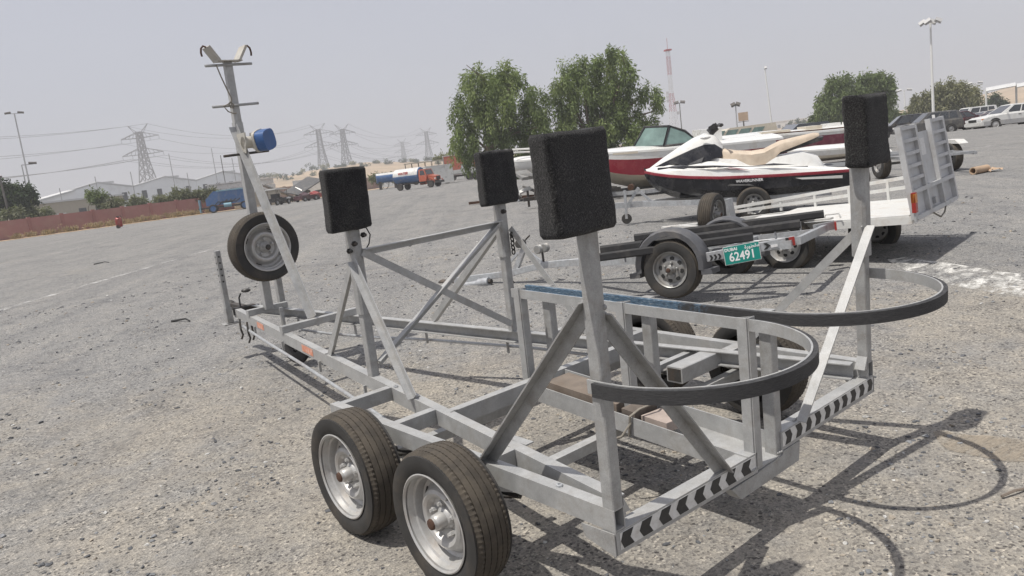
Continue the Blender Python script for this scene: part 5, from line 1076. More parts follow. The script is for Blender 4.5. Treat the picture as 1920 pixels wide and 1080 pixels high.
mb = MB(); mb.span(-1.15, 1.15, 4.35, 4.4, 2.1, 3.4); mb.build('windscreen', M['glass_green'], t, smooth=False)
for s in (-1, 1):
    for y in (-2.8, 3): truck_wheel(t, s*1.1, y, .5, .28)
box_body('tall red box lorry body behind the flatbed trucks', 37.5, 130, -58, 6.5, 4.1, CP['orange'], True, 'box_lorry', 'lorry')
# blue machinery, buggy and scrap by the wall
p = brg(20.7, 103); t = thing('blue_compactor', 'blue trailer mounted machine with hoses and a pale blue end panel by the wall', 'machine', None, tilt(p.x, p.y, -66))
mb = MB(); mb.prism([(-.9, -3.0, .9), (-.9, -2.4, 2.5), (-.9, 1.2, 2.6), (-.9, 2.2, 1.7), (-.9, 2.2, .9)], (1.8, 0, 0)); mb.build('hopper', CP['blue'], t, smooth=False)
mb = MB(); mb.span(-1.0, 1.0, -2.3, .8, 2.5, 2.66); mb.build('lid', CP['lightblue'], t, smooth=False)
mb = MB(); mb.span(-.8, .8, -3.2, 3.2, .55, .75); mb.build('chassis', M['dark_steel'], t, smooth=False)
mb = MB(); mb.span(-.9, .9, 2.9, 3.05, .2, 1.75); mb.build('end_panel', CP['lightblue'], t, smooth=False)
for y in (1.5, -2.2):
    for s in (-1, 1): road_wheel(t, s*.95, y, .52, .3, CP['blue'])
for k in range(4): mb = MB(); mb.tube([(-.98, 1.2-.5*k, .9), (-1.05, .8-.5*k, 1.3), (-1.0, .2-.5*k, 1.1), (-1.0, -.3-.5*k, 1.45)], .06, 6); mb.build('hose', M['cable'], t)
mb = MB(); mb.cyl((-.95, .2, .8), (-.95, -.7, .8), .28, 12); mb.build('motor', CP['lightblue'], t)
p = brg(24.2, 101); t = thing('buggy', 'black buggy with a white canopy roof and white front mudguard', 'buggy', None, tilt(p.x, p.y, 60))
mb = MB(); mb.span(-.6, .6, -1.6, 1.4, .4, .85); mb.build('body', CP['black'], t, smooth=False)
mb = MB(); mb.prism([(-.75, -1.3, 1.95), (-.75, 1.1, 1.85), (-.75, 1.1, 1.95), (-.75, -1.3, 2.07)], (1.5, 0, 0)); mb.build('canopy', CP['white'], t, smooth=False)
for s in (-1, 1):
    for y in (-1.2, 1.0): mb = MB(); mb.bar((s*.6, y, .8), (s*.66, y*.95, 1.95), .05, .05); mb.build('roof_post', CP['black'], t, smooth=False)
    for y in (-1.2, 1.2): road_wheel(t, s*.66, y, .32, .2)
    mb = MB(); mb.blob((s*.6, 1.2, .72), (.22, .48, .14), sub=2); mb.build('mudguard', CP['white'], t)
mb = MB(); mb.span(-.5, .5, -.8, -.3, .85, 1.4); mb.span(-.5, .5, -.5, .1, .8, .95); mb.build('seat', M['cable'], t, smooth=False)
p = brg(25.0, 113); t = thing('collapsed_roof', 'collapsed grey roof sheets and scrap heaped behind the black buggy', 'scrap heap', None, tilt(p.x, p.y, 0))
rj = random.Random(8)
for sx, a in ((-1, 30), (1, -24)): mb = MB(); mb.box((sx*2.2, 0, 2.0), (4.8, 3.2, .12), (R_(12), R_(a*.9), R_(10))); mb.build('roof_sheet', M['rim_dull'] if sx < 0 else CP['grey'], t, smooth=False)
for k in range(34):
    mb = MB(); c = (rj.gauss(0, 2.0), rj.uniform(-1.8, .8), abs(rj.gauss(0.25, .55))); mb.box(c, (rj.uniform(.3, 1.6), rj.uniform(.1, .6), rj.uniform(.05, .4)), (rj.uniform(-.8, .8), rj.uniform(-.8, .8), rj.uniform(0, 3))); mb.build('scrap_piece', rj.choice([M['rust'], M['dark_steel'], CP['beige'], CP['grey'], M['wood']]), t, smooth=False)
def wreck(label, br_, d_, paint):
    p = brg(br_, d_); t = thing('wrecked_car', label, 'wreck', None, tilt(p.x, p.y, 70)); mb = MB(); mb.prism([(-.7, -1.6, .25), (-.7, -1.5, .75), (-.7, -.4, .8), (-.7, .4, .72), (-.7, 1.6, .62), (-.7, 1.7, .25)], (1.4, 0, 0)); mb.build('body', CP[paint], t, sharp=20)
    mb = MB(); mb.box((0, -.3, .9), (1.0, .9, .12), (.2, .3, 0)); mb.build('crushed_roof', CP[paint], t, smooth=False)
    for s in (-1, 1):
        for y in (-1, 1): road_wheel(t, s*.72, y, .28, .18)
wreck('crushed red car wreck beside the scrap heap', 26.8, 108, 'red'); wreck('low dark red wreck in front of the crushed red car', 26.1, 104, 'maroon')
p = brg(26.3, 128); t = box_body('white lorry body behind the scrap heap', 26.6, 128, -60, 5.5, 3.0, CP['white'], True, 'box_lorry', 'lorry')
for lab, br_, d_, L_, H_, pt in (('long cream site cabin behind the blue machine', 21.9, 118, 9, 3.6, 'white'), ('low tan timber stack beside the cream site cabin', 22.8, 110, 6, 1.9, 'beige')):
    p = brg(br_, d_); t = thing('site_cabin' if 'cabin' in lab else 'timber_stack', lab, 'cabin' if 'cabin' in lab else 'timber stack', None, tilt(p.x, p.y, 108))
    n_ = 5
    for k in range(n_): mb = MB(); z0 = .1 + (H_-.1)*k/n_; mb.span(-1.2, 1.2, -L_/2 + .1*(k % 2), L_/2 - .15*(k % 3), z0, z0 + (H_-.1)/n_*.92); mb.build('wall_panel' if 'cabin' in lab else 'timber_layer', CP[pt], t, smooth=False)
    if 'cabin' in lab: mb = MB(); mb.span(-1.4, 1.4, -L_/2-.2, L_/2+.2, H_, H_+.14); mb.build('roof', CP['white'], t, smooth=False)
# red wheeled extinguisher in the open
p = brg(13.95, 83.6); t = thing('wheeled_extinguisher', 'small dark red wheeled fire extinguisher standing alone before the wall', 'fire extinguisher', None, tilt(p.x, p.y, -70))
mb = MB(); mb.lathe([(.12, 0), (.13, .26), (.2, .30), (.92, .30), (1.02, .22), (1.08, .10), (1.12, 0)], 16, Matrix.Rotation(R_(-90), 4, 'Y') @ Matrix.Rotation(R_(0), 4, 'X')); mb.build('cylinder', CP['red'], t)
mb = MB(); mb.tube([(.0, -.25, .3), (0, -.3, 1.0), (0, -.2, 1.25)], .025, 6); mb.box((0, 0, 1.12), (.5, .2, .1)); mb.build('handle', M['dark_steel'], t, smooth=False)
for s in (-1, 1): road_wheel(t, s*.28, .1, .18, .08, M['dark_steel'])
# ================================================================ walls, sheds, masts, pylons, trees
M['pink'] = mat('faded_pink_render', (0.33, 0.165, 0.155), .9, 0, .10, .5, (0.36, 0.26, 0.20), .8, .5)
M['pink_cap'] = mat('pink_coping', (0.30, 0.14, 0.13), .9, 0, .1, 1)
WL = [(-30, 92.2), (10.6, 97.2), (34.2, 101.6), (44, 105.6)]; WL2 = [(44, 105.6), (60, 117), (77, 127)]
def wall(label, pts, hgt, m, name='boundary_wall'):
    t = thing(name, label, 'wall', None)
    for (xa, ya), (xb, yb) in zip(pts, pts[1:]):
        d = Vector((xb-xa, yb-ya, 0)); L = d.length; d.normalize(); n_ = max(1, round(L/3.4)); nr = Vector((-d.y, d.x, 0)); rot = Matrix((d, nr, (0, 0, 1))).transposed()
        for k in range(n_):
            c = Vector((xa, ya, 0)) + d*L*(k+.5)/n_; mb = MB(); mb.box(c + Vector((0, 0, hgt/2)), (L/n_-.34, .2, hgt), rot); mb.build('panel', m, t, smooth=False)
            c = Vector((xa, ya, 0)) + d*L*k/n_; mb = MB(); mb.box(c + Vector((0, 0, hgt/2+.05)), (.34, .34, hgt+.12), rot); mb.build('pier', M['pink_cap'] if m == M['pink'] else m, t, smooth=False)
    return t
wall('long faded pink boundary wall with piers along the left of the lot', WL, 2.05, M['pink'])
wall('greyer continuation of the boundary wall behind the orange tanker truck', WL2, 2.2, mat('grey_pink_render', (0.34, 0.27, 0.24), .9, 0, .15, .3, (0.32, 0.13, 0.11), .25, .7))
# warehouses: three gabled bays
M['shed'] = mat('grey_profiled_sheet', (0.80, 0.81, 0.81), .55, 0, .06, .2, (0.38, 0.36, 0.33), .3, .3)
M['shed_roof'] = mat('pale_roof_sheet', (0.58, 0.58, 0.57), .5, 0, .06, .3)
M['dark_win'] = glass('dark_louvre', (.07, .075, .08), .3)
PA, PB = brg(11.05, 172, 0), brg(22.6, 196, 0); d = (PB-PA); L = d.length/3; d.normalize(); nr = Vector((-d.y, d.x, 0)); rot = Matrix((d, nr, (0, 0, 1))).transposed()
for k, lab in enumerate(('leftmost grey gabled warehouse bay behind the pink wall', 'middle grey gabled warehouse bay behind the pink wall', 'right hand grey gabled warehouse bay, partly behind the mast')):
    t = thing('warehouse', lab, 'warehouse', 'grey warehouse bays beyond the wall', Matrix.Translation(PA + d*L*k) @ rot.to_4x4())
    e, r_ = 6.1, 7.5; D_ = 45
    mb = MB(); mb.prism([(0, 0, 0), (L-.06, 0, 0), (L-.06, 0, e), (L*.5, 0, r_), (0, 0, e)], (0, .4, 0)); mb.prism([(0, .4, 0), (L-.06, .4, 0), (L-.06, .4, e-2.2), (L*.5, .4, r_-2.2), (0, .4, e-2.2)], (0, D_, 0)); mb.build('wall', M['shed'], t, smooth=False)
    for a, b_ in (((-.1, e), (L*.5, r_+.02)), ((L*.5, r_+.02), (L+.0, e))): mb = MB(); mb.prism([(a[0], -.12, a[1]), (b_[0], -.12, b_[1]), (b_[0], -.12, b_[1]+.28), (a[0], -.12, a[1]+.28)], (0, .7, 0)); mb.prism([(a[0], .6, a[1]-2.1), (b_[0], .6, b_[1]-2.1), (b_[0], .6, b_[1]-1.9), (a[0], .6, a[1]-1.9)], (0, D_, 0)); mb.build('roof', M['shed_roof'], t, smooth=False)
    mb = MB(); mb.box((L*.62, .4, r_+.0), (3.2, .7, .35)); mb.build('roof_vent', M['shed_roof'], t, smooth=False)
    for q in range(4):
        x = L*(.14+.235*q); mb = MB(); mb.span(x-.55, x+.55, -.05, .02, 3.6, 5.2); mb.build('window', M['dark_win'], t, smooth=False)
    mb = MB(); mb.span(.2, L-.3, -.04, .02, 0, 1.4); mb.build('plinth', CP['beige'], t, smooth=False)
PC = brg(9.25, 128, 0); t = thing('low_building', 'low cream flat roofed building at the left end of the warehouses', 'building', None, Matrix.Translation(PC) @ rot.to_4x4())
mb = MB(); mb.span(0, 13.5, 0, 8, 0, 3.9); mb.build('wall', CP['beige'], t, smooth=False)
mb = MB(); mb.span(-.2, 13.7, -.2, 8.2, 3.9, 4.15); mb.build('roof', M['shed_roof'], t, smooth=False)
mb = MB(); mb.span(3.2, 4.6, -.06, 0, 0, 2.3); mb.build('door', CP['white'], t, smooth=False)
for x in (1, 6.5, 9, 11.2): mb = MB(); mb.span(x, x+1.1, -.05, 0, 1.5, 2.7); mb.build('window', M['dark_win'], t, smooth=False)
PC = brg(10.9, 165, 0); t = thing('low_building', 'long white roofed shed between the low cream building and the warehouses', 'shed', None, Matrix.Translation(PC) @ rot.to_4x4())
mb = MB(); mb.prism([(-9, 0, 0), (3, 0, 0), (3, 0, 6.2), (-9, 0, 4.0)], (0, 5, 0)); mb.build('wall', M['shed'], t, smooth=False); mb = MB(); mb.prism([(-9.2, -.3, 4.0), (3, -.3, 6.2), (3, -.3, 6.5), (-9.2, -.3, 4.3)], (0, 4.5, 0)); mb.build('roof', M['shed_roof'], t, smooth=False)
M['pole'] = mat('pole_grey', (0.42, 0.42, 0.42), .5, .2, .08, 2); M['pole_white'] = mat('pole_white', (0.68, 0.68, 0.66), .45, 0, .05, 2); M['pole_dark'] = mat('pole_dark', (0.13, 0.12, 0.11), .8, 0, .2, 3)
def lamp(label, br_, d_, h, heads=2, m='pole', r=.10, lean=0.0, group=None, head_d=(.7, .28, .14), tiltd=12, arm=.8, face=0):
    p = brg(br_, d_); t = thing('lamp_post', label, 'lamp post', group, Matrix.Translation(p) @ Matrix.Rotation(-R_(br_+face), 4, 'Z') @ Matrix.Rotation(R_(lean), 4, 'Y'))
    mb = MB(); mb.tube([(0, 0, 0), (0, 0, h*.5), (0, 0, h)], r, 8, r1=r*.6); mb.build('pole', M[m], t)
    mb = MB(); mb.bar((-arm if heads > 1 else 0, 0, h-.05), (arm, 0, h-.05), .08, .08); mb.build('arm', M[m], t, smooth=False)
    for k in range(heads):
        x = arm*(1 if k % 2 == 0 else -1); y = 0 if k < 2 else (.5 if k == 2 else -.5); x = x if k < 2 else x*.35
        mb = MB(); mb.box((x, y, h+.1), head_d, (R_(-25), R_(tiltd if x > 0 else -tiltd), 0)); mb.build('lamp_head', M['pole_dark'] if m != 'pole_white' else M['pole'], t, smooth=False)
    return t
lamp('tall white floodlight mast with four lamps behind the ramp', 69.05, 80, 9.3, 4, 'pole_white', .13, 0, None, (.55, .36, .28), 30, .62)
lamp('tall double armed street lamp at the far left', 9.45, 150, 19.0, 2, 'pole', .15, 0, None, (.9, .35, .16), 8, .9)
lamp('short single armed street lamp beside the tall left one', 9.25, 115, 8.7, 1, 'pole', .10, 0, None, (.9, .3, .15), 5, 1.2)
lamp('leaning cream pole without a lamp arm right of the red mast', 59.35, 110, 9.8, 1, 'pole_white', .13, -3.2, None, (.35, .3, .3), 0, .1)
lamp('small floodlight pole beside the square billboard', 57.0, 90, 4.9, 2, 'pole', .09, 0, None, (.5, .4, .3), 20, .25)
lamp('small lamp pole between the bushy tree and the olive tree', 67.45, 170, 6.3, 2, 'pole_white', .16, 0, None, (.9, .5, .25), 10, .9)
lamp('small lamp pole at the right edge of the olive tree', 71.35, 160, 5.6, 2, 'pole_white', .14, 0, None, (.8, .45, .22), 10, .8)
lamp('distant floodlight pole right beside the red and white mast', 53.25, 205, 11.5, 2, 'pole_dark', .16, 0, None, (1.2, .6, .5), 10, .8)
lamp('lamp pole beyond the mast brace near the warehouses', 22.6, 150, 11.0, 2, 'pole', .12, 0, None, (1.4, .5, .2), 5, .9)
p = brg(8.1, 110); t = thing('wooden_pole', 'leaning dark wooden pole in front of the leftmost bushes', 'pole', None, Matrix.Translation(p)); mb = MB(); mb.cyl((0, 0, 0), (-.25, 0, 7.2), .16, 8, r1=.11); mb.build('pole', M['pole_dark'], t); mb = MB(); mb.box((-.25, 0, 7.2), (.5, .3, .25)); mb.build('cap', M['pole_dark'], t, smooth=False)
for i, (b_, h_) in enumerate(((11.0, 6.5), (13.1, 7.8), (15.2, 8.0), (17.7, 10.4), (18.6, 6.8), (20.4, 10.6), (20.9, 9.2), (21.6, 8.5))):
    p = brg(b_, 150); t = thing('thin_pole', 'thin bare pole standing in front of the grey warehouses', 'pole', 'thin poles before the warehouses', Matrix.Translation(p)); mb = MB(); mb.cyl((0, 0, 0), (0, 0, h_), .07, 6); mb.build('shaft', M['pole_dark' if i == 6 else 'pole'], t)
# billboard
p = brg(57.45, 158); t = thing('billboard', 'square tan billboard on a single post beyond the boats', 'billboard', None, Matrix.Translation(p) @ Matrix.Rotation(-R_(57.4), 4, 'Z')); mb = MB(); mb.span(-.9, .9, -.1, .1, 4.3, 5.9); mb.build('panel', M['card'], t, smooth=False); mb = MB(); mb.cyl((0, .1, 0), (0, .1, 4.4), .13, 8); mb.build('post', M['pole_dark'], t); mb = MB(); mb.span(-1.0, 1.0, -.35, -.1, 4.1, 4.2); mb.build('catwalk', M['pole_dark'], t, smooth=False)
# lattice structures
def lattice(mb, zs, hw, r, mis=None, n3=4):
    for i in range(len(zs)-1):
        mi = mis[i % len(mis)] if mis else 0
        cs = [[(sx*hw[j], sy*hw[j], zs[j]) for sx, sy in ((-1, -1), (1, -1), (1, 1), (-1, 1))] for j in (i, i+1)]
        for k in range(4):
            mb.bar(cs[0][k], cs[1][k], r*1.3, mi=mi); mb.bar(cs[0][k], cs[1][(k+1) % 4], r*.8, mi=mi); mb.bar(cs[0][(k+1) % 4], cs[1][k], r*.8, mi=mi); mb.bar(cs[1][k], cs[1][(k+1) % 4], r*.8, mi=mi)
M['mast_red'] = mat('mast_red', (0.34, 0.05, 0.05), .6, 0, .1, 1); M['mast_white'] = mat('mast_white', (0.60, 0.58, 0.57), .6, 0, .05, 1); M['pylon'] = mat('pylon_steel', (0.10, 0.10, 0.105), .6, .2, .1, 1)
p = brg(52.75, 300); t = thing('radio_mast', 'tall red and white lattice radio mast', 'radio mast', None, Matrix.Translation(p) @ Matrix.Rotation(-.5, 4, 'Z'))
zs = [2.2*k for k in range(17)]; mb = MB(); lattice(mb, zs, [max(1.7-.12*k, .55) for k in range(17)], .052, [0, 0, 0, 1, 1, 1]); mb.build('tower', [M['mast_red'], M['mast_white']], t, smooth=False)['kind'] = 'stuff'
mb = MB(); mb.span(-1.1, 1.1, -1.1, 1.1, 35, 35.5); mb.build('platform', M['mast_red'], t, smooth=False)
mb = MB(); mb.cyl((0, 0, 35.2), (0, 0, 39.5), .08, 6); mb.build('antenna', M['mast_red'], t)
for z, x in ((20, -1.8), (18.6, -1.9), (17.2, -1.9), (12.5, 1.8)): mb = MB(); mb.box((x, -.6, z), (.9, .3, 1.1)); mb.build('dish_panel', M['mast_white'], t, smooth=False)
def pylon(label, br_, d_, h, yaw, zb, grp='lattice power pylons on the skyline'):
    p = brg(br_, d_, zb); k = h/48; t = thing('power_pylon', label, 'pylon', grp, Matrix.Translation(p) @ Matrix.Rotation(-R_(br_+yaw), 4, 'Z') @ Matrix.Scale(k, 4))
    mb = MB(); lattice(mb, [0, 8, 15, 21, 26, 30.5, 34.5, 38, 41.2, 44], [5.2, 4.3, 3.5, 2.8, 2.2, 1.8, 1.6, 1.45, 1.35, 1.25], .34); mb.build('body', M['pylon'], t, smooth=False)['kind'] = 'stuff'
    for z, sp, dz in ((31.2, 12.5, 2.6), (40.6, 11.5, 2.2)):
        for s in (-1, 1):
            mb = MB()
            for y in (-1, 1): mb.bar((s*1.5, y*1.4, z), (s*sp, 0, z+.3), .32); mb.bar((s*1.5, y*1.4, z+dz*1.4), (s*sp, 0, z+.35), .28)
            for q in (.3, .55, .8): x = s*(1.5+(sp-1.5)*q); mb.bar((x, 0, z+.1), (x-s*1.2, 0, z+dz*1.4*(1-q)+.3), .2)
            for q in (.45, 1.0): x = s*(1.5+(sp-1.5)*q); mb.bar((x, 0, z+.2), (x, 0, z-1.8), .16, up=(0, 1, 0))
            mb.build('cross_arm', M['pylon'], t, smooth=False)
    for s in (-1, 1): mb = MB(); mb.bar((s*1.2, 0, 43.8), (s*6.0, 0, 48), .28); mb.bar((s*1.2, 0, 41.5), (s*6.0, 0, 48), .24); mb.build('earth_peak', M['pylon'], t, smooth=False)
    return t
PY = [('leftmost power pylon rising behind the grey warehouses', 16.15, 740, 71, 30, 0), ('second power pylon from the left above the dunes', 27.6, 880, 68, 15, 0), ('third power pylon from the left, close beside the second', 29.25, 880, 65, -28, 0), ('small power pylon right of the pair above the tanker', 33.3, 1300, 62, 25, 0), ('power pylon just left of the leafy trees', 35.1, 1120, 65, -20, 0), ('faint far power pylon mostly hidden by the leafy tree', 36.85, 1500, 55, 20, 0)]
pys = [pylon(*a) for a in PY]
M['wire'] = mat('power_wire', (0.10, 0.10, 0.105), .5)
bpy.context.view_layer.update()
def arm_pts(o, h=48): return [o.matrix_world @ Vector(q) for q in ((-12.5, 0, 29.4), (-7, 0, 29.4), (7, 0, 29.4), (12.5, 0, 29.4), (-11.5, 0, 38.8), (11.5, 0, 38.8), (-6, 0, 48), (6, 0, 48))]
off = [brg(-4, 560, 0), brg(60, 1500, 0)]
def span_wires(P0, P1, sag):
    for a, b_ in zip(P0, P1):
        n_ = 18; pts = [a.lerp(b_, i/n_) - Vector((0, 0, sag*4*(i/n_)*(1-i/n_))) for i in range(n_+1)]
        mb = MB(); mb.tube(pts, .13, 4); o = mb.build('power_line', M['wire'], None, smooth=False); tag(o, 'thin dark power line strung between the lattice pylons', 'power line', 'power lines on the skyline')
left = [v + Vector((-330, -190, 0)) for v in arm_pts(pys[0])]
span_wires(arm_pts(pys[0]), left, 11); span_wires(arm_pts(pys[0]), arm_pts(pys[1]), 12); span_wires(arm_pts(pys[2]), arm_pts(pys[4]), 14); span_wires(arm_pts(pys[1])[:6], arm_pts(pys[3])[:6], 14)
# shade canopy at far right
p = brg(73.3, 125); t = thing('shade_canopy', 'white shade canopy on posts at the far right beyond the cars', 'canopy', None, Matrix.Translation(p) @ Matrix.Rotation(-R_(72), 4, 'Z'))
for k in range(4): mb = MB(); mb.loft([[(3.4*k-3, -3+6*i/8, 3.5+.5*math.sin(math.pi*i/8)) for i in range(9)], [(3.4*k+.3, -3+6*i/8, 3.7+.5*math.sin(math.pi*i/8)) for i in range(9)]], closed=False); mb.build('sail', CP['white'], t); mb = MB(); mb.cyl((3.4*k-3, 0, 0), (3.4*k-3, 0, 3.8), .12, 8); mb.build('post', M['pole_white'], t)
# ---------------------------------------------------------------- vegetation
def leaf_mat(name, col, tr=.3):
    m, n, b = nodes(name); t = noise(n, .9, 4, .6, coord(n)); r = ramp(n, t.outputs[0], [(.3, tuple(c*.7 for c in col)), (.7, tuple(c*1.35 for c in col))]); n.links.new(r.outputs[0], b.inputs['Base Color']); b.inputs['Roughness'].default_value = .6; b.inputs['Specular IOR Level'].default_value = .25
    tl = n.nodes.new('ShaderNodeBsdfTranslucent'); n.links.new(mixc(n, 1.0, r.outputs[0], (1.2, 1.25, .7), 'MULTIPLY'), tl.inputs[0]); mx = n.nodes.new('ShaderNodeMixShader'); mx.inputs[0].default_value = tr
    n.links.new(b.outputs[0], mx.inputs[1]); n.links.new(tl.outputs[0], mx.inputs[2]); n.links.new(mx.outputs[0], n.nodes['Material Output'].inputs[0]); return m
LEAF = {'fresh': [leaf_mat('leaf_fresh_a', (0.155, 0.203, 0.074)), leaf_mat('leaf_fresh_b', (0.203, 0.250, 0.097)), leaf_mat('leaf_fresh_c', (0.101, 0.135, 0.057))],
        'bushy': [leaf_mat('leaf_bushy_a', (0.128, 0.169, 0.068)), leaf_mat('leaf_bushy_b', (0.169, 0.209, 0.089)), leaf_mat('leaf_bushy_c', (0.084, 0.113, 0.049))],
        'olive': [leaf_mat('leaf_olive_a', (0.189, 0.192, 0.108)), leaf_mat('leaf_olive_b', (0.236, 0.232, 0.135)), leaf_mat('leaf_olive_c', (0.128, 0.132, 0.078))],
        'grey': [leaf_mat('leaf_grey_a', (0.169, 0.182, 0.115)), leaf_mat('leaf_grey_b', (0.230, 0.236, 0.162)), leaf_mat('leaf_grey_c', (0.108, 0.121, 0.074))],
        'dark': [leaf_mat('leaf_dark_a', (0.041, 0.065, 0.032)), leaf_mat('leaf_dark_b', (0.061, 0.088, 0.041)), leaf_mat('leaf_dark_c', (0.027, 0.043, 0.023))],
        'dry': [leaf_mat('dry_straw_a', (0.360, 0.285, 0.185), .2), leaf_mat('dry_straw_b', (0.420, 0.335, 0.225), .2), leaf_mat('dry_straw_c', (0.270, 0.210, 0.140), .2)]}
M['bark'] = mat('bark', (.12, .095, .07), .9, 0, .3, 4)
def leaves(lobes, n, llen, lwid, strand, droop, kind, parent, seed, name='crown', up=False):
    """lobes: (x, y, z, rx, ry, rz) in the plant's own frame; strands of small leaf blades spread through them"""
    rs = np.random.RandomState(seed); vol = np.array([l[3]*l[5] for l in lobes]); pr = vol/vol.sum()
    li = rs.choice(len(lobes), n, p=pr); Lb = np.array(lobes); L0 = Lb[li]
    d = rs.normal(size=(n, 3)); d /= np.linalg.norm(d, axis=1)[:, None]; rr = rs.rand(n)**.42*(1 + .16*rs.normal(size=n)); c = L0[:, :3] + d*rr[:, None]*L0[:, 3:6]
    # clumping: pull strands towards random twig tips
    nt_ = max(8, n//34); tips = c[rs.choice(n, nt_)]; j = np.array([np.argmin(((tips - q)**2).sum(1)) for q in c]); c = c*.36 + tips[j]*.64 + rs.normal(size=(n, 3))*llen*.35
    out = d.copy(); out[:, 2] *= .3
    V = []; MI = []
    mi0 = (j*7919 % 10); base = np.where(mi0 < 5, 0, np.where(mi0 < 8, 1, 2))
    for k in range(strand):
        t = k/max(strand-1, 1)
        if up: ax = out*.35 + np.array([0, 0, 1.0]) + rs.normal(size=(n, 3))*.35
        else: ax = out*(.55*(1-t)) + np.array([0, 0, -1.0])*(droop*(.4+t)) + rs.normal(size=(n, 3))*.45
        ax /= np.linalg.norm(ax, axis=1)[:, None]
        p0 = c + (out*.35 + np.array([0, 0, -droop if not up else droop]))*(llen*.75*k) + rs.normal(size=(n, 3))*llen*.22
        sd = np.cross(ax, rs.normal(size=(n, 3))); sd /= np.linalg.norm(sd, axis=1)[:, None]
        ln = llen*(.6 + .7*rs.rand(n))[:, None]; wd = lwid*(.6 + .7*rs.rand(n))[:, None]
        V.append(np.stack([p0, p0 + ax*ln*.5 + sd*wd*.5, p0 + ax*ln, p0 + ax*ln*.5 - sd*wd*.5], 1)); mm = base.copy(); fl = rs.rand(n) < .25; mm[fl] = rs.randint(0, 3, fl.sum()); MI.append(mm)
    V = np.concatenate(V).reshape(-1, 3); MI = np.concatenate(MI); V[:, 2] = np.maximum(V[:, 2], .02); F = np.arange(len(V)).reshape(-1, 4)
    me = bpy.data.meshes.new(name); me.from_pydata(V.tolist(), [], F.tolist())
    for m in LEAF[kind]: me.materials.append(m)
    me.polygons.foreach_set('material_index', MI.astype('i')); o = bpy.data.objects.new(name, me); COL.objects.link(o); o.parent = parent; o['kind'] = 'stuff'; return o
def tree(label, br_, d_, mpp, base, sil, kind, n, seed, name='leafy_tree', group=None, leaf=(.42, .11), strand=5, droop=.8, trunks=2, zb=0.0, cat='tree'):
    """sil: silhouette lobes (du, dv, ru, rv) from the base, in steps of mpp metres; the view is rolled by seven degrees"""
    p = brg(br_, d_); p.z += zb; t = thing(name, label, cat, group, Matrix.Translation(p) @ Matrix.Rotation(-R_(br_), 4, 'Z')); rj = random.Random(seed); lobes = []
    for u, v, ru, rv in sil:
        du, dv = (u-base[0])*mpp, (base[1]-v)*mpp; x, z = .993*du + .12*dv, -.12*du + .993*dv; dp = (ru+rv)/2*mpp*.9
        lobes.append((x, rj.uniform(-.6, .6)*dp, max(z, rv*mpp*.6), ru*mpp*.92, dp, rv*mpp*.92))
    mb = MB(); top = max(l[2] for l in lobes)
    for k in range(trunks):
        a = 2*math.pi*k/trunks; b0 = Vector((math.cos(a)*.25*(trunks > 1), math.sin(a)*.25*(trunks > 1), -.1)); fk = b0 + Vector((math.cos(a)*.5, math.sin(a)*.5, top*.33)); r0 = top*.022
        mb.tube([b0, b0.lerp(fk, .5) + Vector((.1, .05, 0)), fk], r0*1.3, 8, r1=r0)
        for l in lobes[k::trunks]: e = Vector(l[:3]); mid = fk.lerp(e, .5) + Vector((rj.uniform(-.3, .3), rj.uniform(-.3, .3), top*.04)); mb.tube([fk, mid, e, e + Vector((rj.uniform(-1, 1)*l[3]*.6, rj.uniform(-1, 1)*l[4]*.6, l[5]*.7))], r0*.6, 6, r1=r0*.12)
    mb.build('trunk', M['bark'], t); leaves(lobes, n, leaf[0], leaf[1], strand, droop, kind, t, seed); return t
tree('large drooping green tree, left one of the leafy pair', 39.9, 75, .0509, (935, 338), [(905, 150, 48, 40), (950, 135, 40, 30), (880, 200, 42, 42), (940, 195, 60, 55), (1000, 190, 36, 40), (868, 255, 28, 42), (920, 258, 52, 50), (985, 250, 48, 52), (965, 295, 38, 28), (1018, 235, 18, 48), (895, 290, 34, 22)], 'fresh', 6200, 1)
tree('large drooping green tree, right one of the leafy pair', 47.3, 76, .0512, (1130, 312), [(1142, 105, 42, 26), (1085, 122, 36, 24), (1172, 130, 18, 32), (1058, 160, 24, 34), (1110, 165, 58, 46), (1158, 175, 36, 46), (1214, 168, 22, 20), (1060, 222, 24, 46), (1120, 232, 60, 52), (1180, 228, 36, 44), (1226, 205, 15, 26), (1150, 275, 60, 28), (1212, 250, 30, 22)], 'fresh', 7000, 2)
tree('low dark tree at the right foot of the leafy pair', 51.2, 84, .056, (1240, 262), [(1238, 238, 24, 10), (1258, 236, 12, 7), (1222, 244, 16, 12)], 'dark', 700, 3, trunks=1)
tree('dense green tree behind the right hand pad', 64.4, 120, .0739, (1605, 242), [(1568, 150, 32, 22), (1630, 145, 38, 24), (1656, 165, 16, 28), (1553, 188, 24, 28), (1600, 185, 55, 34), (1642, 192, 26, 22), (1560, 218, 34, 16), (1612, 220, 32, 15), (1534, 210, 11, 10)], 'bushy', 6200, 4, leaf=(.5, .16))
tree('olive green drooping tree behind the white floodlight mast', 69.5, 140, .0825, (1765, 226), [(1733, 182, 24, 20), (1772, 163, 30, 17), (1802, 176, 20, 22), (1720, 200, 14, 18), (1762, 195, 40, 22), (1808, 202, 14, 14)], 'olive', 4200, 5, leaf=(.6, .16))
tree('small green tree between the dense tree and the olive tree', 66.8, 140, .0847, (1676, 234), [(1672, 210, 13, 11), (1688, 216, 9, 8), (1664, 220, 8, 8)], 'bushy', 900, 6, leaf=(.5, .16), trunks=1)
tree('small blue green tree on the far right above the cars', 72.3, 200, .1145, (1862, 207), [(1858, 188, 15, 10), (1864, 178, 7, 8), (1874, 190, 10, 8)], 'dark', 900, 7, leaf=(.7, .2), trunks=1)
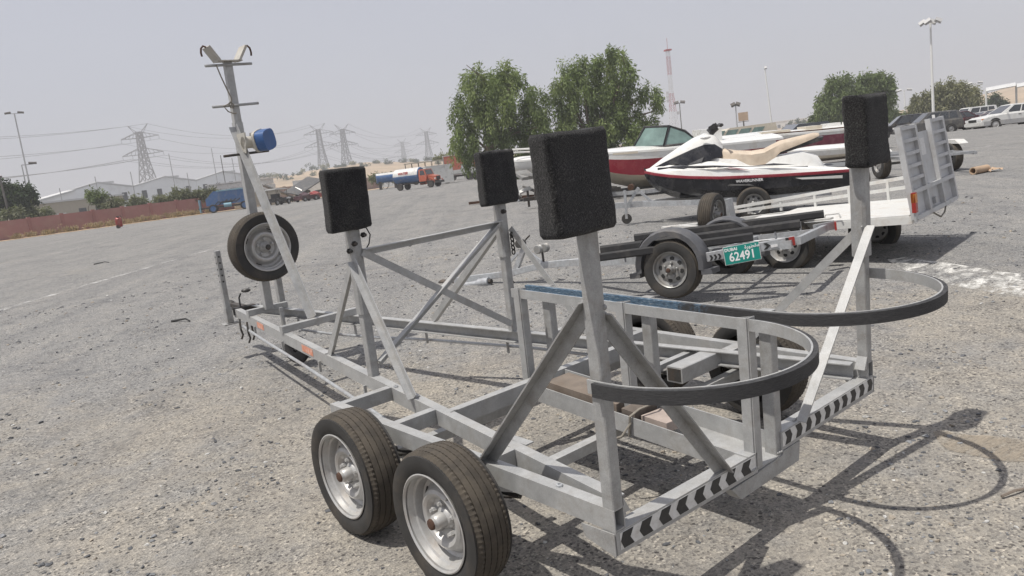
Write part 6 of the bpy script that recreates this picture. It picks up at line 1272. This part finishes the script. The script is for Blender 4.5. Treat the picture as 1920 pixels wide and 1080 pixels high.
tree('dark green tree at the left edge behind the pink wall', 8.2, 112, .0644, (22, 452), [(12, 360, 16, 14), (38, 362, 14, 14), (22, 378, 32, 14), (-12, 372, 20, 16)], 'dark', 2200, 8, leaf=(.5, .2), trunks=2)
rj = random.Random(21); bush_l = ['round green bush tallest behind the pink wall', 'grey green oleander right of the tallest bush', 'grey green oleander above the middle of the pink wall', 'thin oleander behind the middle of the pink wall', 'twin stemmed oleander right of the middle of the pink wall', 'broad oleander left of the blue machine', 'narrow oleander behind the right end of the pink wall', 'last oleander before the blue machine', 'pale oleander at the left end of the pink wall', 'spreading oleander under the dark green tree']
for lab, (u, v, ru, rv), kd in zip(bush_l, ((168, 372, 16, 17), (200, 386, 24, 12), (246, 383, 15, 13), (292, 378, 12, 10), (322, 370, 15, 13), (338, 368, 12, 14), (366, 366, 10, 10), (392, 362, 12, 10), (56, 406, 26, 10), (14, 408, 26, 12)), ['bushy'] + ['grey']*9):
    b_ = 7.27 + (u/385)*12.02 + .2; tree(lab, b_, 110, .066, (u, 455-.135*u), [(u, v, ru, rv), (u-ru*.5, v+rv*.5, ru*.7, rv*.7), (u+ru*.5, v+rv*.4, ru*.7, rv*.7)], kd, 420, int(u), 'bush', None, (.5, .14), 3, .3, 2, cat='bush')
tree('wide dusty bush behind the wall left of the orange tanker', 31.6, 128, .087, (705, 352), [(690, 330, 22, 9), (720, 328, 16, 8), (705, 334, 28, 8)], 'grey', 500, 31, 'bush', None, (.5, .16), 3, .3, cat='bush')
tree('tan dry tree above the burnt out bus shell', 36.3, 170, .115, (840, 300), [(838, 296, 20, 9), (826, 300, 12, 6), (852, 299, 12, 6)], 'olive', 500, 32, 'bush', None, (.6, .2), 3, .3, zb=4, cat='bush')
# dry tufts along the wall foot
for k in range(20):
    u = 30 + 18.5*k + rj.uniform(-6, 6); fx = np.interp(u, [0, 385], [10.6, 34.2]); fy = np.interp(u, [0, 385], [96.0, 100.3]) - rj.uniform(.2, 1.3); s_ = rj.uniform(.25, .65)*(1.2 if 100 < u < 330 else .7)
    t = thing('dry_tuft', 'dry straw coloured tuft at the foot of the pink wall', 'dry grass', 'dry tufts along the pink wall', Matrix.Translation((fx, fy, 0)))
    leaves([(0, 0, s_*.32, s_*1.1, s_*.8, s_*.38), (s_*.8, .2, s_*.22, s_*.8, s_*.6, s_*.25)], 130, .32, .08, 2, .2, 'dry', t, 100+k, 'blades', up=True)
# shrubs dotted over the dunes
for k in range(34):
    b_ = 20.5 + 21*k/34 + rj.uniform(-.35, .35); dd = rj.choice([520, 545, 565, 580]); h = hill_h(b_)*{520: .55, 545: .7, 565: .8, 580: .87}[dd]; s_ = rj.uniform(1.6, 3.6) if b_ > 27.5 else rj.uniform(2.6, 5.0)
    p = brg(b_, dd, h); t = thing('desert_shrub', 'dark desert shrub dotting the sand hills', 'shrub', 'desert shrubs on the sand hills', Matrix.Translation(p))
    leaves([(0, 0, s_*.5, s_, s_, s_*.75), (s_*.8, 0, s_*.3, s_*.7, s_*.7, s_*.5)], 160, 1.1, .5, 2, .2, 'dark' if k % 3 else 'olive', t, 200+k, 'crown')
# distant low buildings and trees on the horizon between the big trees
for lab, b_, d_, w_, h_, m in (('far pale building on the horizon right of the billboard', 60.5, 620, 22, 8, 'white'), ('far low tan building on the horizon beside the dense tree', 61.6, 560, 16, 6, 'beige'), ('far white building at the foot of the dense tree', 62.4, 640, 18, 9, 'white')):
    p = brg(b_, d_, 0); t = thing('far_building', lab, 'building', None, Matrix.Translation(p) @ Matrix.Rotation(-R_(b_), 4, 'Z')); mb = MB(); mb.span(-w_/2, w_/2, 0, 10, 0, h_); mb.build('wall', CP[m], t, smooth=False); mb = MB(); mb.span(-w_/2-.3, w_/2+.3, -.3, 10.3, h_, h_+.6); mb.build('roof', M['shed_roof'], t, smooth=False)
    for k in range(4): mb = MB(); x = -w_/2 + w_*(k+.5)/4; mb.span(x-1, x+1, -.1, 0, h_*.4, h_*.75); mb.build('window', M['dark_win'], t, smooth=False)
for lab, b_, d_, s_ in (('far dark tree on the horizon right of the leaning pole', 60.9, 420, 5.5), ('far low tree on the horizon left of the dense tree', 62.0, 400, 4.5), ('far tree line clump behind the cabin cruiser', 58.6, 380, 4.2)):
    p = brg(b_, d_, 0); t = thing('far_tree', lab, 'tree', None, Matrix.Translation(p)); mb = MB(); mb.cyl((0, 0, 0), (0, 0, s_*.6), .25, 6); mb.build('trunk', M['bark'], t); leaves([(0, 0, s_*.7, s_*1.1, s_, s_*.55), (s_*1.1, 0, s_*.5, s_*.8, s_*.8, s_*.4), (-s_*1.1, 0, s_*.5, s_*.8, s_*.8, s_*.4)], 420, .9, .4, 3, .3, 'dark', t, int(d_))
